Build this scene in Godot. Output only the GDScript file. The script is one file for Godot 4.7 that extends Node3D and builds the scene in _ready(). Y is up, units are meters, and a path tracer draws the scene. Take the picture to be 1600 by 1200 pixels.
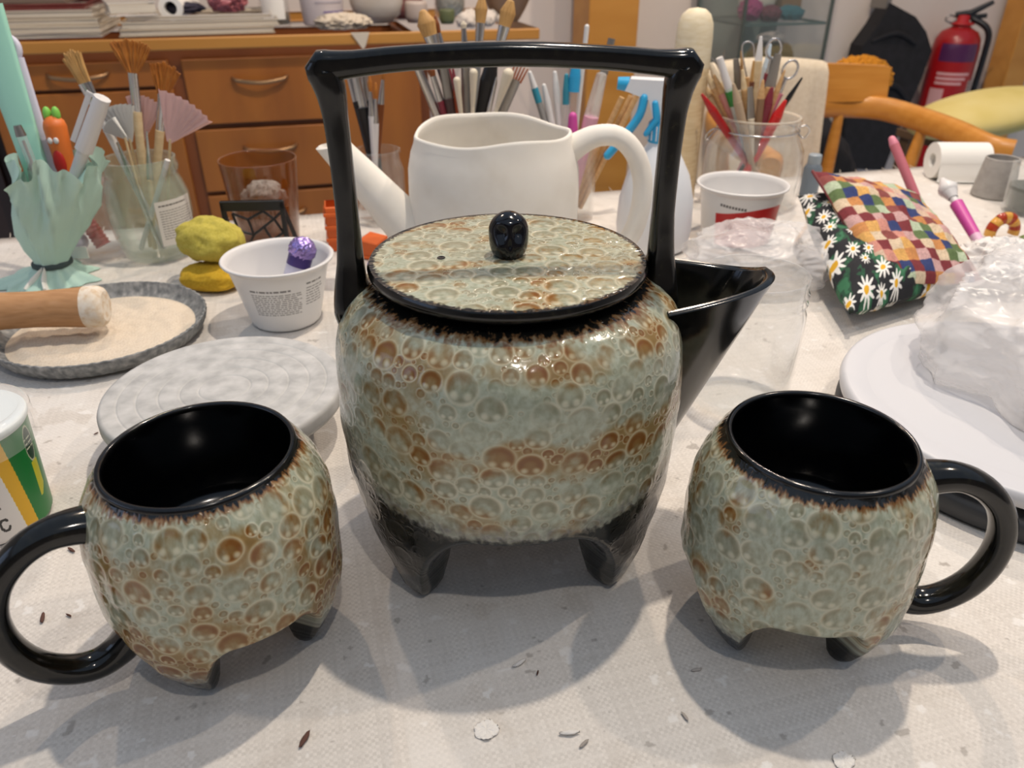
extends Node3D
# A pottery table: glazed kettle and two mugs in front, studio clutter behind. Table top at y = 0, metres.

const ROOM_TURN := 15.0
var M := {}
var taken := {}
var rng := RandomNumberGenerator.new()

# ---------------------------------------------------------------- mesh builder
class MB:
	var v := PackedVector3Array()
	var n := PackedVector3Array()
	var uv := PackedVector2Array()
	var uv2 := PackedVector2Array()
	var c := PackedColorArray()
	var idx := PackedInt32Array()
	var col := Color.WHITE
	var xf := Transform3D.IDENTITY

	func put(p: Vector3, nn: Vector3, u: Vector2) -> int:
		v.append(xf * p)
		n.append((xf.basis * nn).normalized())
		uv.append(u)
		c.append(col)
		return v.size() - 1

	# rows run upwards, columns to the right as seen from outside
	func grid(rows: Array, closed: bool, v0 := 1.0, v1 := 0.0, vs := PackedFloat32Array()) -> void:
		var nr := rows.size()
		var nc: int = rows[0].size()
		var cols := nc + 1 if closed else nc
		var start := v.size()
		for i in nr:
			var r: PackedVector3Array = rows[i]
			var ra: PackedVector3Array = rows[maxi(i - 1, 0)]
			var rb: PackedVector3Array = rows[mini(i + 1, nr - 1)]
			var t := lerpf(v0, v1, float(i) / maxf(nr - 1, 1))
			if vs.size() == nr:
				t = vs[i]
			for jj in cols:
				var j := jj % nc
				var j0 := (j - 1 + nc) % nc if closed else maxi(j - 1, 0)
				var j1 := (j + 1) % nc if closed else mini(j + 1, nc - 1)
				var du := r[j1] - r[j0]
				if du.length_squared() < 1e-14:
					du = (rb[j1] - rb[j0]) + (ra[j1] - ra[j0])
				var dv := rb[j] - ra[j]
				var nn := du.cross(dv)
				if nn.length_squared() < 1e-22:
					nn = Vector3.UP
				put(r[j], nn.normalized(), Vector2(float(jj) / (cols - 1), t))
		for i in nr - 1:
			for j in cols - 1:
				var a := start + i * cols + j
				var d := a + cols
				idx.append_array(PackedInt32Array([a, d, d + 1, a, d + 1, a + 1]))

	func fan(ring: PackedVector3Array, up: Vector3) -> void:
		# ring runs counter-clockwise seen from the side that up points to
		var mid := Vector3.ZERO
		for p in ring:
			mid += p
		mid /= ring.size()
		var k := put(mid, up, Vector2(0.5, 0.5))
		var first := v.size()
		var m := ring.size()
		for i in m:
			var a := TAU * i / m
			put(ring[i], up, Vector2(0.5 + 0.5 * cos(a), 0.5 + 0.5 * sin(a)))
		for i in m:
			idx.append_array(PackedInt32Array([k, first + (i + 1) % m, first + i]))

	func lathe(profile: Array, seg := 32, sx := 1.0, sz := 1.0) -> void:
		# profile of Vector2(r, y); a repeated point makes a sharp edge. Outside when it runs upwards.
		var total := 0.0
		for i in range(1, profile.size()):
			total += (profile[i] as Vector2).distance_to(profile[i - 1])
		var run := []
		var vs := PackedFloat32Array()
		var at := 0.0
		for i in profile.size():
			var p: Vector2 = profile[i]
			if i > 0:
				var step := p.distance_to(profile[i - 1])
				if step < 1e-7:
					if run.size() > 1:
						grid(run, true, 1, 0, vs)
					run = []
					vs = PackedFloat32Array()
				at += step
			var ring := PackedVector3Array()
			for j in seg:
				var a := -PI + TAU * j / seg
				ring.append(Vector3(p.x * sin(a) * sx, p.y, p.x * cos(a) * sz))
			run.append(ring)
			vs.append(1.0 - at / maxf(total, 1e-9))
		if run.size() > 1:
			grid(run, true, 1, 0, vs)

	func tube(path: Array, radii: Array, seg := 10, flat := 1.0, ends := 1, power := 2.0, side := Vector3.ZERO) -> void:
		# ends: 0 open, 1 flat, 2 round. flat squashes across, power > 2 squares the section
		var cnt := path.size()
		var rows := []
		var nrm := side
		for i in cnt:
			var t: Vector3 = ((path[mini(i + 1, cnt - 1)] as Vector3) - (path[maxi(i - 1, 0)] as Vector3)).normalized()
			if nrm == Vector3.ZERO:
				nrm = t.cross(Vector3.RIGHT if absf(t.x) < 0.8 else Vector3.FORWARD)
			nrm = (nrm - t * nrm.dot(t)).normalized()
			var bn := t.cross(nrm)
			var rad: float = radii[mini(i, radii.size() - 1)]
			var steps := [[0.0, 1.0]]
			if ends == 2 and i == 0:
				steps = [[-1.0, 0.05], [-0.87, 0.5], [-0.5, 0.87], [0.0, 1.0]]
			elif ends == 2 and i == cnt - 1:
				steps = [[0.0, 1.0], [0.5, 0.87], [0.87, 0.5], [1.0, 0.05]]
			for s in steps:
				var ring := PackedVector3Array()
				var mid: Vector3 = (path[i] as Vector3) + t * (rad * s[0] * minf(1.0, flat * 1.0))
				for j in seg:
					var a := TAU * j / seg
					var ca := cos(a)
					var sa := sin(a)
					if power != 2.0:
						var k := pow(pow(absf(ca), power) + pow(absf(sa), power), -1.0 / power)
						ca *= k
						sa *= k
					ring.append(mid + nrm * (rad * s[1] * ca) + bn * (rad * s[1] * sa * flat))
				rows.append(ring)
		grid(rows, true)
		if ends == 1:
			var t0: Vector3 = ((path[1] as Vector3) - (path[0] as Vector3)).normalized()
			var t1: Vector3 = ((path[cnt - 1] as Vector3) - (path[cnt - 2] as Vector3)).normalized()
			var low: PackedVector3Array = rows[0].duplicate()
			low.reverse()
			fan(low, -t0)
			fan(rows[rows.size() - 1], t1)

	func rbox(size: Vector3, r := 0.002, at := Vector3.ZERO, k := 2) -> void:
		# box with rounded edges, exact normals
		var h := size / 2.0
		r = minf(r, minf(h.x, minf(h.y, h.z)) * 0.99)
		var start := v.size()
		var phis := []
		for s in [-1, 1]:
			for i in k + 1:
				phis.append([s, (-PI / 2 + PI / 2 * i / k) if s < 0 else PI / 2 * i / k])
		var ths := []
		for q in 4:
			for i in k + 1:
				ths.append([q, PI / 2 * (q + float(i) / k)])
		var signs := [[1, 1], [1, -1], [-1, -1], [-1, 1]]
		for pi_ in phis.size():
			for ti in ths.size() + 1:
				var th = ths[ti % ths.size()]
				var sg = signs[th[0]]
				var ph: float = phis[pi_][1]
				var dir := Vector3(cos(ph) * sin(th[1]), sin(ph), cos(ph) * cos(th[1]))
				var core := Vector3(sg[0] * (h.x - r), phis[pi_][0] * (h.y - r), sg[1] * (h.z - r))
				var p := core + dir * r
				var u := Vector2(p.x / size.x + 0.5, 0.5 - p.z / size.z)
				if absf(dir.z) > 0.7:
					u = Vector2(p.x / size.x + 0.5, 0.5 - p.y / size.y)
				elif absf(dir.x) > 0.7:
					u = Vector2(p.z / size.z + 0.5, 0.5 - p.y / size.y)
				put(at + p, dir, u)
		var cols := ths.size() + 1
		for i in phis.size() - 1:
			for j in cols - 1:
				var a := start + i * cols + j
				var d := a + cols
				idx.append_array(PackedInt32Array([a, d, d + 1, a, d + 1, a + 1]))

	func prism(poly: PackedVector2Array, depth: float, bev := 0.0) -> void:
		# outline in x, y (counter-clockwise), thick along z, centred
		if Geometry2D.is_polygon_clockwise(poly):
			poly.reverse()
		var inner := poly
		if bev > 0.0:
			var off := Geometry2D.offset_polygon(poly, -bev)
			if off.size() == 1 and off[0].size() == poly.size():
				inner = off[0]
				if Geometry2D.is_polygon_clockwise(inner):
					inner.reverse()
				var best := 0
				for i in inner.size():
					if inner[i].distance_to(poly[0]) < inner[best].distance_to(poly[0]):
						best = i
				var turned := PackedVector2Array()
				for i in inner.size():
					turned.append(inner[(best + i) % inner.size()])
				inner = turned
		var m := poly.size()
		var tri := Geometry2D.triangulate_polygon(inner)
		for s in [1, -1]:
			var base := v.size()
			for p in inner:
				put(Vector3(p.x, p.y, s * depth / 2), Vector3(0, 0, s), p)
			for i in range(0, tri.size(), 3):
				var a := inner[tri[i]]
				var b := inner[tri[i + 1]]
				var d := inner[tri[i + 2]]
				var ccw := (b - a).cross(d - a) > 0
				if ccw == (s > 0):
					idx.append_array(PackedInt32Array([base + tri[i], base + tri[i + 2], base + tri[i + 1]]))
				else:
					idx.append_array(PackedInt32Array([base + tri[i], base + tri[i + 1], base + tri[i + 2]]))
		var rings := []
		if inner != poly:
			rings = [[inner, -depth / 2, poly, -depth / 2 + bev], [poly, -depth / 2 + bev, poly, depth / 2 - bev], [poly, depth / 2 - bev, inner, depth / 2]]
		else:
			rings = [[poly, -depth / 2, poly, depth / 2]]
		for g in rings:
			for i in m:
				var k := (i + 1) % m
				var a := Vector3(g[0][i].x, g[0][i].y, g[1])
				var b := Vector3(g[0][k].x, g[0][k].y, g[1])
				var d := Vector3(g[2][k].x, g[2][k].y, g[3])
				var e := Vector3(g[2][i].x, g[2][i].y, g[3])
				var nn := (b - a).cross(e - a)
				if nn.length_squared() < 1e-20:
					continue
				nn = nn.normalized()
				var q := [put(a, nn, Vector2(0, 0)), put(b, nn, Vector2(1, 0)), put(d, nn, Vector2(1, 1)), put(e, nn, Vector2(0, 1))]
				idx.append_array(PackedInt32Array([q[0], q[3], q[2], q[0], q[2], q[1]]))

	func ball(r: Vector3, seg := 20, rows_n := 12, at := Vector3.ZERO, bump: FastNoiseLite = null, amp := 0.1, ridged := false) -> void:
		var rows := []
		for i in rows_n + 1:
			var ph := -PI / 2 + PI * i / rows_n
			var ring := PackedVector3Array()
			for j in seg:
				var a := -PI + TAU * j / seg
				var d := Vector3(cos(ph) * sin(a), sin(ph), cos(ph) * cos(a))
				var k := 1.0
				if bump:
					var q := bump.get_noise_3dv(d)
					k = 1.0 + amp * ((1.0 - 2.5 * absf(q)) if ridged else q)
				ring.append(at + d * r * k)
			rows.append(ring)
		grid(rows, true)

	func mesh(into: ArrayMesh = null, mat: Material = null) -> ArrayMesh:
		var arr := []
		arr.resize(Mesh.ARRAY_MAX)
		arr[Mesh.ARRAY_VERTEX] = v
		arr[Mesh.ARRAY_NORMAL] = n
		arr[Mesh.ARRAY_TEX_UV] = uv
		if uv2.size() == v.size():
			arr[Mesh.ARRAY_TEX_UV2] = uv2
		arr[Mesh.ARRAY_COLOR] = c
		arr[Mesh.ARRAY_INDEX] = idx
		var am := into if into else ArrayMesh.new()
		am.add_surface_from_arrays(Mesh.PRIMITIVE_TRIANGLES, arr)
		if mat:
			am.surface_set_material(am.get_surface_count() - 1, mat)
		return am

# ---------------------------------------------------------------- naming and placing
func numbered(called: String) -> String:
	var k: int = taken.get(called, 0)
	taken[called] = k + 1
	return called if k == 0 else "%s_%03d" % [called, k]

func thing(called: String, label: String, category: String, at := Vector3.ZERO, turn := 0.0, group := "") -> Node3D:
	var o := Node3D.new()
	o.name = numbered(called)
	add_child(o)
	o.position = at
	o.rotation_degrees.y = turn
	o.set_meta("label", label)
	o.set_meta("category", category)
	if group:
		o.set_meta("group", group)
	return o

func part(parent: Node, called: String, b: MB, m: Material, label := "") -> MeshInstance3D:
	return part_mesh(parent, called, b.mesh(), m, label)

func part_mesh(parent: Node, called: String, am: Mesh, m: Material, label := "") -> MeshInstance3D:
	var o := MeshInstance3D.new()
	o.name = called
	o.mesh = am
	if m:
		o.material_override = m
	parent.add_child(o, true)
	if label:
		o.set_meta("label", label)
	return o

func solo(called: String, label: String, category: String, b: MB, m: Material, at := Vector3.ZERO, turn := 0.0, group := "") -> MeshInstance3D:
	var o := MeshInstance3D.new()
	o.name = numbered(called)
	o.mesh = b.mesh()
	o.material_override = m
	add_child(o)
	o.position = at
	o.rotation_degrees.y = turn
	o.set_meta("label", label)
	o.set_meta("category", category)
	if group:
		o.set_meta("group", group)
	return o

func structure(called: String, b: MB, m: Material, at := Vector3.ZERO, turn := 0.0) -> MeshInstance3D:
	var o := MeshInstance3D.new()
	o.name = numbered(called)
	o.mesh = b.mesh()
	o.material_override = m
	add_child(o)
	o.position = at
	o.rotation_degrees.y = turn
	o.set_meta("kind", "structure")
	return o

func rm(a: float, y: float, b: float) -> Vector3:
	# along the back wall, up, away from the camera
	var t := deg_to_rad(ROOM_TURN)
	return Vector3(a * cos(t) - b * sin(t), y, -a * sin(t) - b * cos(t))

func box(size: Vector3, r := 0.002, at := Vector3.ZERO) -> MB:
	var b := MB.new()
	b.rbox(size, r, at)
	return b

func lathed(profile: Array, seg := 32) -> MB:
	var b := MB.new()
	b.lathe(profile, seg)
	return b

func P(x: float, y: float) -> Vector2:
	return Vector2(x, y)

# a long thing from a to b: its node stands at a with y running to b; pieces [name, from, to, r0, r1, material, flat]
func stick(called: String, label: String, category: String, group: String, a: Vector3, b: Vector3, pieces: Array, spin := 0.0) -> Node3D:
	var o := thing(called, label, category, a, 0, group)
	var y := (b - a).normalized()
	var x := y.cross(Vector3(0, 0, 1))
	if x.length() < 0.01:
		x = Vector3.RIGHT
	x = x.normalized()
	o.basis = Basis(x, y, x.cross(y)) * Basis(Vector3.UP, spin)
	var len := a.distance_to(b)
	for p in pieces:
		var m := MB.new()
		var flat: float = p[6] if p.size() > 6 else 1.0
		var style: int = p[7] if p.size() > 7 else 1
		m.tube([Vector3(0, p[1] * len, 0), Vector3(0, lerpf(p[1], p[2], 0.5) * len, 0), Vector3(0, p[2] * len, 0)], [p[3], (p[3] + p[4]) * 0.5, p[4]], 10, flat, style, 2.0, Vector3(1, 0, 0))
		part(o, p[0], m, p[5])
	return o

# ---------------------------------------------------------------- materials
func mat(hex: String, rough := 0.6, metal := 0.0) -> StandardMaterial3D:
	var m := StandardMaterial3D.new()
	m.albedo_color = Color(hex)
	m.roughness = rough
	m.metallic = metal
	return m

func glass(hex: String, alpha: float) -> StandardMaterial3D:
	var m := mat(hex, 0.03)
	m.albedo_color.a = alpha
	m.transparency = BaseMaterial3D.TRANSPARENCY_ALPHA
	m.cull_mode = BaseMaterial3D.CULL_DISABLED
	return m

func noise(seed_: int, freq: float, oct := 3, kind := FastNoiseLite.TYPE_SIMPLEX_SMOOTH) -> FastNoiseLite:
	var f := FastNoiseLite.new()
	f.seed = seed_
	f.noise_type = kind
	f.frequency = freq
	f.fractal_octaves = oct
	return f

func ramp_tex(seed_: int, freq: float, stops: Array, size := 256, oct := 4) -> NoiseTexture2D:
	var t := NoiseTexture2D.new()
	t.width = size
	t.height = size
	t.seamless = true
	t.noise = noise(seed_, freq, oct)
	var g := Gradient.new()
	g.offsets = PackedFloat32Array([0.0, 1.0])
	g.colors = PackedColorArray([Color(stops[0]), Color(stops[stops.size() - 1])])
	for i in range(1, stops.size() - 1):
		g.add_point(float(i) / (stops.size() - 1), Color(stops[i]))
	t.color_ramp = g
	return t

func mottled(seed_: int, freq: float, stops: Array, scale: Vector3, rough := 0.6, bump := 0.0, world := false) -> StandardMaterial3D:
	var m := mat("ffffff", rough)
	m.albedo_texture = ramp_tex(seed_, freq, stops)
	m.uv1_triplanar = true
	m.uv1_world_triplanar = world
	m.uv1_scale = scale
	if bump > 0.0:
		m.heightmap_enabled = true
		m.heightmap_texture = ramp_tex(seed_ + 5, freq * 1.5, ["000000", "ffffff"])
		m.heightmap_scale = bump
	return m

func tex(im: Image) -> ImageTexture:
	return ImageTexture.create_from_image(im)

# profiles of [y, r] rising in y: length along the wall, and back to height
func arc_of(prof: Array, y: float) -> float:
	var s := 0.0
	for i in range(1, prof.size()):
		var p := Vector2(prof[i - 1][1], prof[i - 1][0])
		var q := Vector2(prof[i][1], prof[i][0])
		if y <= q.y:
			return s + p.distance_to(q) * clampf((y - p.y) / (q.y - p.y), 0.0, 1.0)
		s += p.distance_to(q)
	return s

func height_of(prof: Array, arc: float) -> float:
	var s := 0.0
	for i in range(1, prof.size()):
		var p := Vector2(prof[i - 1][1], prof[i - 1][0])
		var q := Vector2(prof[i][1], prof[i][0])
		var d := p.distance_to(q)
		if arc <= s + d:
			return lerpf(p.y, q.y, (arc - s) / d)
		s += d
	return prof[prof.size() - 1][0]

# rounds a path of Vector3 through its points
func smooth_path(pts: Array, k := 4) -> Array:
	var out := []
	for i in pts.size() - 1:
		var a: Vector3 = pts[maxi(i - 1, 0)]
		var d: Vector3 = pts[mini(i + 2, pts.size() - 1)]
		for j in k:
			out.append((pts[i] as Vector3).cubic_interpolate(pts[i + 1], a, d, float(j) / k))
	out.append(pts[pts.size() - 1])
	return out

func smooth_list(vals: Array, k := 4) -> Array:
	var out := []
	for i in vals.size() - 1:
		for j in k:
			out.append(lerpf(vals[i], vals[i + 1], float(j) / k))
	out.append(vals[vals.size() - 1])
	return out

func mix3(a: Vector3, b: Vector3, t: float) -> Vector3:
	return a + (b - a) * t

func srgb(hex: String) -> Vector3:
	var c := Color(hex)
	return Vector3(c.r, c.g, c.b) * 255.0

# The stamped glaze: a crowd of little skulls, pale ridges round hollows where brown glaze has pooled.
# w x h pixels over len x high metres. top and foot: where the black glaze begins (metres from the lower edge).
func glaze(w: int, h: int, len: float, high: float, seed_: int, top: float, foot: float, foot_up: float, bands: Array, warm: float, disc := false, prof := [], hidden := 0.75) -> StandardMaterial3D:
	var r := RandomNumberGenerator.new()
	r.seed = seed_
	var ridge := PackedFloat32Array()
	ridge.resize(w * h)
	var pool := PackedFloat32Array()
	pool.resize(w * h)
	var px := w / len
	var cells := {}
	var made := []
	var cell := 0.009
	for pass_ in 3:
		var tries: int = [1700, 3000, 3400][pass_]
		tries = int(tries * len * high / 0.13)
		for k in tries:
			var rad: float = [r.randf_range(0.0062, 0.0098), r.randf_range(0.0034, 0.0056), r.randf_range(0.0014, 0.0028)][pass_]
			var cx := r.randf() * len
			var cy := r.randf() * high
			var ok := true
			var gx := int(cx / cell)
			var gy := int(cy / cell)
			for ix in range(gx - 2, gx + 3):
				for iy in range(gy - 2, gy + 3):
					for q in cells.get(Vector2i(ix, iy), []):
						var need: float = (q[2] + rad) * (0.86 if pass_ < 2 else 0.80)
						if Vector2(q[0] - cx, q[1] - cy).length_squared() < need * need:
							ok = false
							break
					if not ok:
						break
				if not ok:
					break
			if not ok:
				continue
			var it := [cx, cy, rad, r.randf()]
			made.append(it)
			var key := Vector2i(gx, gy)
			if not cells.has(key):
				cells[key] = []
			cells[key].append(it)
	for it in made:
		var pr: float = it[2] * px
		var cxp: float = it[0] * px
		var cyp: float = it[1] * px
		var soft: float = 0.9 + 0.9 * it[3]
		var eye: float = pr * 0.24
		var ex: float = pr * 0.40
		var ey: float = pr * 0.46
		var ext: float = pr * 1.3
		var thin: float = maxf(0.13, 1.0 / pr)
		for y in range(maxi(0, int(cyp - ext)), mini(h, int(cyp + ext) + 1)):
			var dy: float = y - cyp
			for xx in range(int(cxp - ext), int(cxp + ext) + 1):
				var dx: float = xx - cxp
				var d: float = sqrt(dx * dx + dy * dy * (1.0 if dy < 0.0 else 1.12)) / pr
				if d > 1.3:
					continue
				var i := y * w + posmod(xx, w)
				var e := (d - 0.97) / thin
				var g: float = exp(-e * e) * (0.62 + 0.38 * it[3])
				if d < 0.95:
					var q := (d - 0.72) / 0.3
					var up: float = 0.62 - 0.38 * dy / pr
					var pv: float = minf(1.0, (0.22 + 0.9 * exp(-q * q) * up) * soft)
					if pr > 9.0:
						var a1 := Vector2(absf(dx) - ex, dy - ey).length() / eye
						if a1 < 1.5:
							var z := exp(-a1 * a1 * a1 * 0.9)
							g = maxf(g, z)
							pv *= 1.0 - z
					pool[i] = maxf(pool[i], pv)
				ridge[i] = maxf(ridge[i], g)
	var n1 := noise(seed_ + 1, 1.0, 3)
	var n2 := noise(seed_ + 2, 1.0, 4)
	var n3 := noise(seed_ + 3, 1.0, 3)
	var cel := srgb("a9af9d")
	var cel2 := srgb("80866f")
	var tan_ := srgb("98825c")
	var brown := srgb("754618")
	var olive := srgb("6c6144")
	var pale := srgb("c2bea6")
	var black := srgb("141412")
	var rust := srgb("6b3c18")
	var haze := srgb("5d5d60")
	var out := PackedByteArray()
	out.resize(w * h * 3)
	var hm := PackedByteArray()
	hm.resize(w * h)
	for y in h:
		var my := high * (1.0 - (y + 0.5) / h)
		var arc := my
		if prof.size():
			my = height_of(prof, my)
		var band := 0.0
		for bd in bands:
			var q: float = (my - bd[0]) / bd[1]
			band = maxf(band, exp(-q * q) * bd[2])
		for x in w:
			var a := TAU * x / w
			var sx := cos(a) * 1.4
			var sy := sin(a) * 1.4
			if disc:
				sx = x * 3.0 / w
				sy = y * 3.0 / h
			var low := n1.get_noise_3d(sx * 1.7, sy * 1.7, arc * 26.0)
			var fine := n2.get_noise_3d(sx * 13.0, sy * 13.0, arc * 150.0)
			var i := y * w + x
			var b := clampf(band + low * 1.5 + fine * 0.3 + warm, 0.0, 1.0)
			var c := mix3(cel, cel2, clampf(0.25 + fine * 0.7, 0.0, 1.0))
			c = mix3(c, mix3(tan_, srgb("866330"), b), b * 0.8)
			# where the celadon runs thick it covers the stamp
			var vis := 1.0 - hidden * smoothstep(-0.05, 0.35, n1.get_noise_3d(sx * 2.2 + 9.0, sy * 2.2, arc * 34.0)) * (1.0 - 0.7 * b)
			var pv := pool[i] * vis
			var rv := ridge[i] * vis
			c = mix3(c, mix3(olive, brown, clampf(b * 1.5, 0.0, 1.0)), pv * (0.46 + 0.46 * b))
			c = mix3(c, mix3(pale, srgb("c4b088"), b * 0.5), rv * 0.9)
			if not disc:
				var jag := n3.get_noise_3d(sx * 14.0, sy * 14.0, arc * 160.0) * 0.6 + fine * 0.6
				# black glaze laid on round the rim, with a ragged rusty edge
				var e := (my - top) + jag * 0.0035
				if e > -0.0022:
					c = mix3(c, rust, clampf((e + 0.0022) / 0.0022, 0.0, 1.0) * 0.75)
				if e > 0.0:
					c = mix3(c, black, clampf(e / 0.0012, 0.0, 1.0))
				# dark glaze on the feet, higher at the sides, clouded where the two glazes run together
				var corner := pow(absf(sin(a)), 3.0)
				var f := (foot + foot_up * corner - my) + jag * 0.005
				if f > -0.012:
					c = mix3(c, haze, clampf((f + 0.012) / 0.012, 0.0, 1.0) * (0.35 + 0.4 * rv + 0.25 * fine))
				if f > 0.0:
					c = mix3(c, mix3(black, srgb("2c2c24"), clampf(0.5 + low, 0.0, 1.0)), clampf(f / 0.004, 0.0, 1.0))
			else:
				var rr := Vector2(x - w * 0.5, y - h * 0.5).length() / (w * 0.5) + fine * 0.03
				if rr > 0.955:
					c = mix3(c, black, clampf((rr - 0.955) / 0.02, 0.0, 1.0))
			out[i * 3] = int(clampf(c.x, 0.0, 255.0))
			out[i * 3 + 1] = int(clampf(c.y, 0.0, 255.0))
			out[i * 3 + 2] = int(clampf(c.z, 0.0, 255.0))
			hm[i] = int(clampf(110.0 + rv * 100.0 - pv * 40.0 + fine * 12.0, 0.0, 255.0))
	var m := mat("ffffff", 0.13)
	m.albedo_texture = tex(Image.create_from_data(w, h, false, Image.FORMAT_RGB8, out))
	m.heightmap_enabled = true
	m.heightmap_texture = tex(Image.create_from_data(w, h, false, Image.FORMAT_L8, hm))
	m.heightmap_scale = 0.04
	m.metallic_specular = 0.55
	return m

# ---------------------------------------------------------------- the scene
func _ready() -> void:
	rng.seed = 7
	view_and_light()
	materials()
	room()
	kettle()
	mug("left", Vector3(-0.163, 0, -0.328), -53.0, -56.0 + 53.0, 41)
	mug("right", Vector3(0.165, 0, -0.340), -8.0, 84.0 + 8.0, 57)
	props_near()
	props_left()
	props_middle()
	props_right()
	background()
	crumbs()

func view_and_light() -> void:
	var cam := Camera3D.new()
	cam.name = "camera"
	cam.position = Vector3(0, 0.36, 0)
	cam.rotation_degrees = Vector3(-30, 0, 0)
	cam.near = 0.02
	cam.far = 30.0
	var ca := CameraAttributesPhysical.new()
	ca.frustum_focal_length = 24.0
	ca.frustum_focus_distance = 0.5
	ca.exposure_aperture = 9.0
	cam.attributes = ca
	add_child(cam)
	cam.current = true
	var env := Environment.new()
	env.background_mode = Environment.BG_COLOR
	env.background_color = Color("aebfd6")
	env.background_energy_multiplier = 0.8
	env.tonemap_mode = Environment.TONE_MAPPER_LINEAR
	env.tonemap_exposure = 0.94
	env.sdfgi_enabled = true
	env.ssao_enabled = true
	env.ssil_enabled = true
	var we := WorldEnvironment.new()
	we.name = "world"
	we.environment = env
	add_child(we)
	# ceiling downlights: position, energy
	downlight(Vector3(0.26, 1.75, -0.82), 1.8, "fff0de", "small round ceiling downlight above the middle of the table")
	downlight(Vector3(1.10, 1.75, -0.85), 0.80, "ffecd6", "small round ceiling downlight between table and chair")
	downlight(Vector3(-0.70, 1.75, -1.60), 0.75, "ffe6cc", "small round ceiling downlight in front of the drawers")
	downlight(Vector3(0.75, 1.75, -2.1), 1.5, "ffe8d2", "small round ceiling downlight near the back wall")
	downlight(Vector3(0.25, 1.75, 0.45), 0.55, "fff4e8", "small round ceiling downlight behind the camera")

func downlight(at: Vector3, energy: float, hex: String, label: String) -> void:
	var o := thing("ceiling_downlight", label, "lamp", at, 0, "ceiling downlights")
	var ring := MB.new()
	ring.lathe([P(0.034, 0.0), P(0.034, -0.006), P(0.052, -0.006), P(0.055, 0.0)], 32)
	part(o, "trim_ring", ring, mat("d8d6d2", 0.35, 0.4))
	var bulb := MB.new()
	bulb.lathe([P(0.0, -0.004), P(0.034, -0.004), P(0.034, 0.0)], 32)
	var m := mat("fff6e8", 0.4)
	m.emission_enabled = true
	m.emission = Color(hex)
	m.emission_energy_multiplier = 6.0
	part(o, "bulb_face", bulb, m)
	var l := SpotLight3D.new()
	l.name = "lamp_light"
	l.position = Vector3(0, -0.03, 0)
	l.rotation_degrees = Vector3(-90, 0, 0)
	l.light_color = Color(hex)
	l.light_energy = energy
	l.light_size = 0.022
	l.spot_angle = 78.0
	l.spot_angle_attenuation = 0.5
	l.spot_range = 8.0
	l.spot_attenuation = 2.0
	l.shadow_enabled = true
	o.add_child(l)

func materials() -> void:
	M.black = mottled(3, 0.035, ["080808", "0c0c0b", "12120f", "2e2c20"], Vector3(16, 16, 16), 0.13)
	M.black.metallic_specular = 0.5
	M.inner = mottled(8, 0.015, ["07080b", "0a0b0d", "161613"], Vector3(20, 20, 20), 0.16)
	M.knob = mat("0b0b11", 0.12)
	M.bisque = mottled(12, 0.01, ["dcd5c9", "e6e1d7", "e9e5dd"], Vector3(6, 6, 6), 0.85, 0.006)
	M.glass = glass("dfeae6", 0.07)
	M.glass_green = glass("b4ccb8", 0.18)
	M.front_glass = glass("e6efec", 0.06)
	M.clear = glass("ffffff", 0.12)
	M.amber = glass("82460f", 0.46)
	M.white = mat("d8d6d4", 0.35)
	M.white_rough = mat("e6e2da", 0.8)
	M.paper = mat("e9e6df", 0.8)
	M.steel = mat("c9c9c9", 0.22, 1.0)
	M.steel_dull = mat("9a9894", 0.4, 1.0)
	M.brass = mat("9c7a58", 0.38, 0.9)
	M.wood_light = mottled(21, 0.012, ["b98d5c", "c9a06c", "d3ad7c"], Vector3(10, 60, 60), 0.55)
	M.wood_pale = mottled(22, 0.012, ["cdb287", "d8c096", "e0cca6"], Vector3(10, 40, 40), 0.6)
	M.orange_wood = mottled(23, 0.010, ["8c5019", "98591c", "a1611f"], Vector3(3, 0.5, 3), 0.45)
	M.orange_dark = mottled(24, 0.010, ["6e3710", "793f12", "804415"], Vector3(3, 0.5, 3), 0.5)
	M.top_wood = mottled(25, 0.010, ["ab7430", "b67e38", "bf8840"], Vector3(0.5, 3, 3), 0.4)
	M.chair_wood = mottled(26, 0.010, ["b9782c", "c58535", "cc8e40"], Vector3(2, 14, 14), 0.35)
	M.bristle = mottled(27, 0.02, ["8a4f18", "b06a22", "c88a3c"], Vector3(120, 8, 120), 0.6)
	M.bristle_pale = mottled(28, 0.02, ["a87c46", "c09458", "d0a86c"], Vector3(120, 8, 120), 0.6)
	M.black_plastic = mat("131316", 0.35)
	M.dark_blue = mat("16203c", 0.35)
	M.cream = mat("d9cdb6", 0.6)
	M.mint = mat("9fd6c2", 0.45)
	M.lilac = mat("c9c6d8", 0.45)
	M.red = mat("a81c1e", 0.35)
	M.maroon = mat("7b2634", 0.45)
	M.pink = mat("d98496", 0.45)
	M.hot_pink = mat("c8489a", 0.4)
	M.sky_blue = mat("2b9fd0", 0.35)
	M.grey = mat("8f8d8a", 0.6)
	M.film = glass("f2f0ee", 0.4)
	M.film.roughness = 0.3
	M.fabric_cream = mottled(31, 0.03, ["c9b99f", "d3c4ab", "dacdb6"], Vector3(9, 9, 9), 0.9, 0.02)
	M.black_cloth = mottled(32, 0.02, ["0e0d10", "151417", "1d1b20"], Vector3(4, 4, 4), 0.85)

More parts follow.
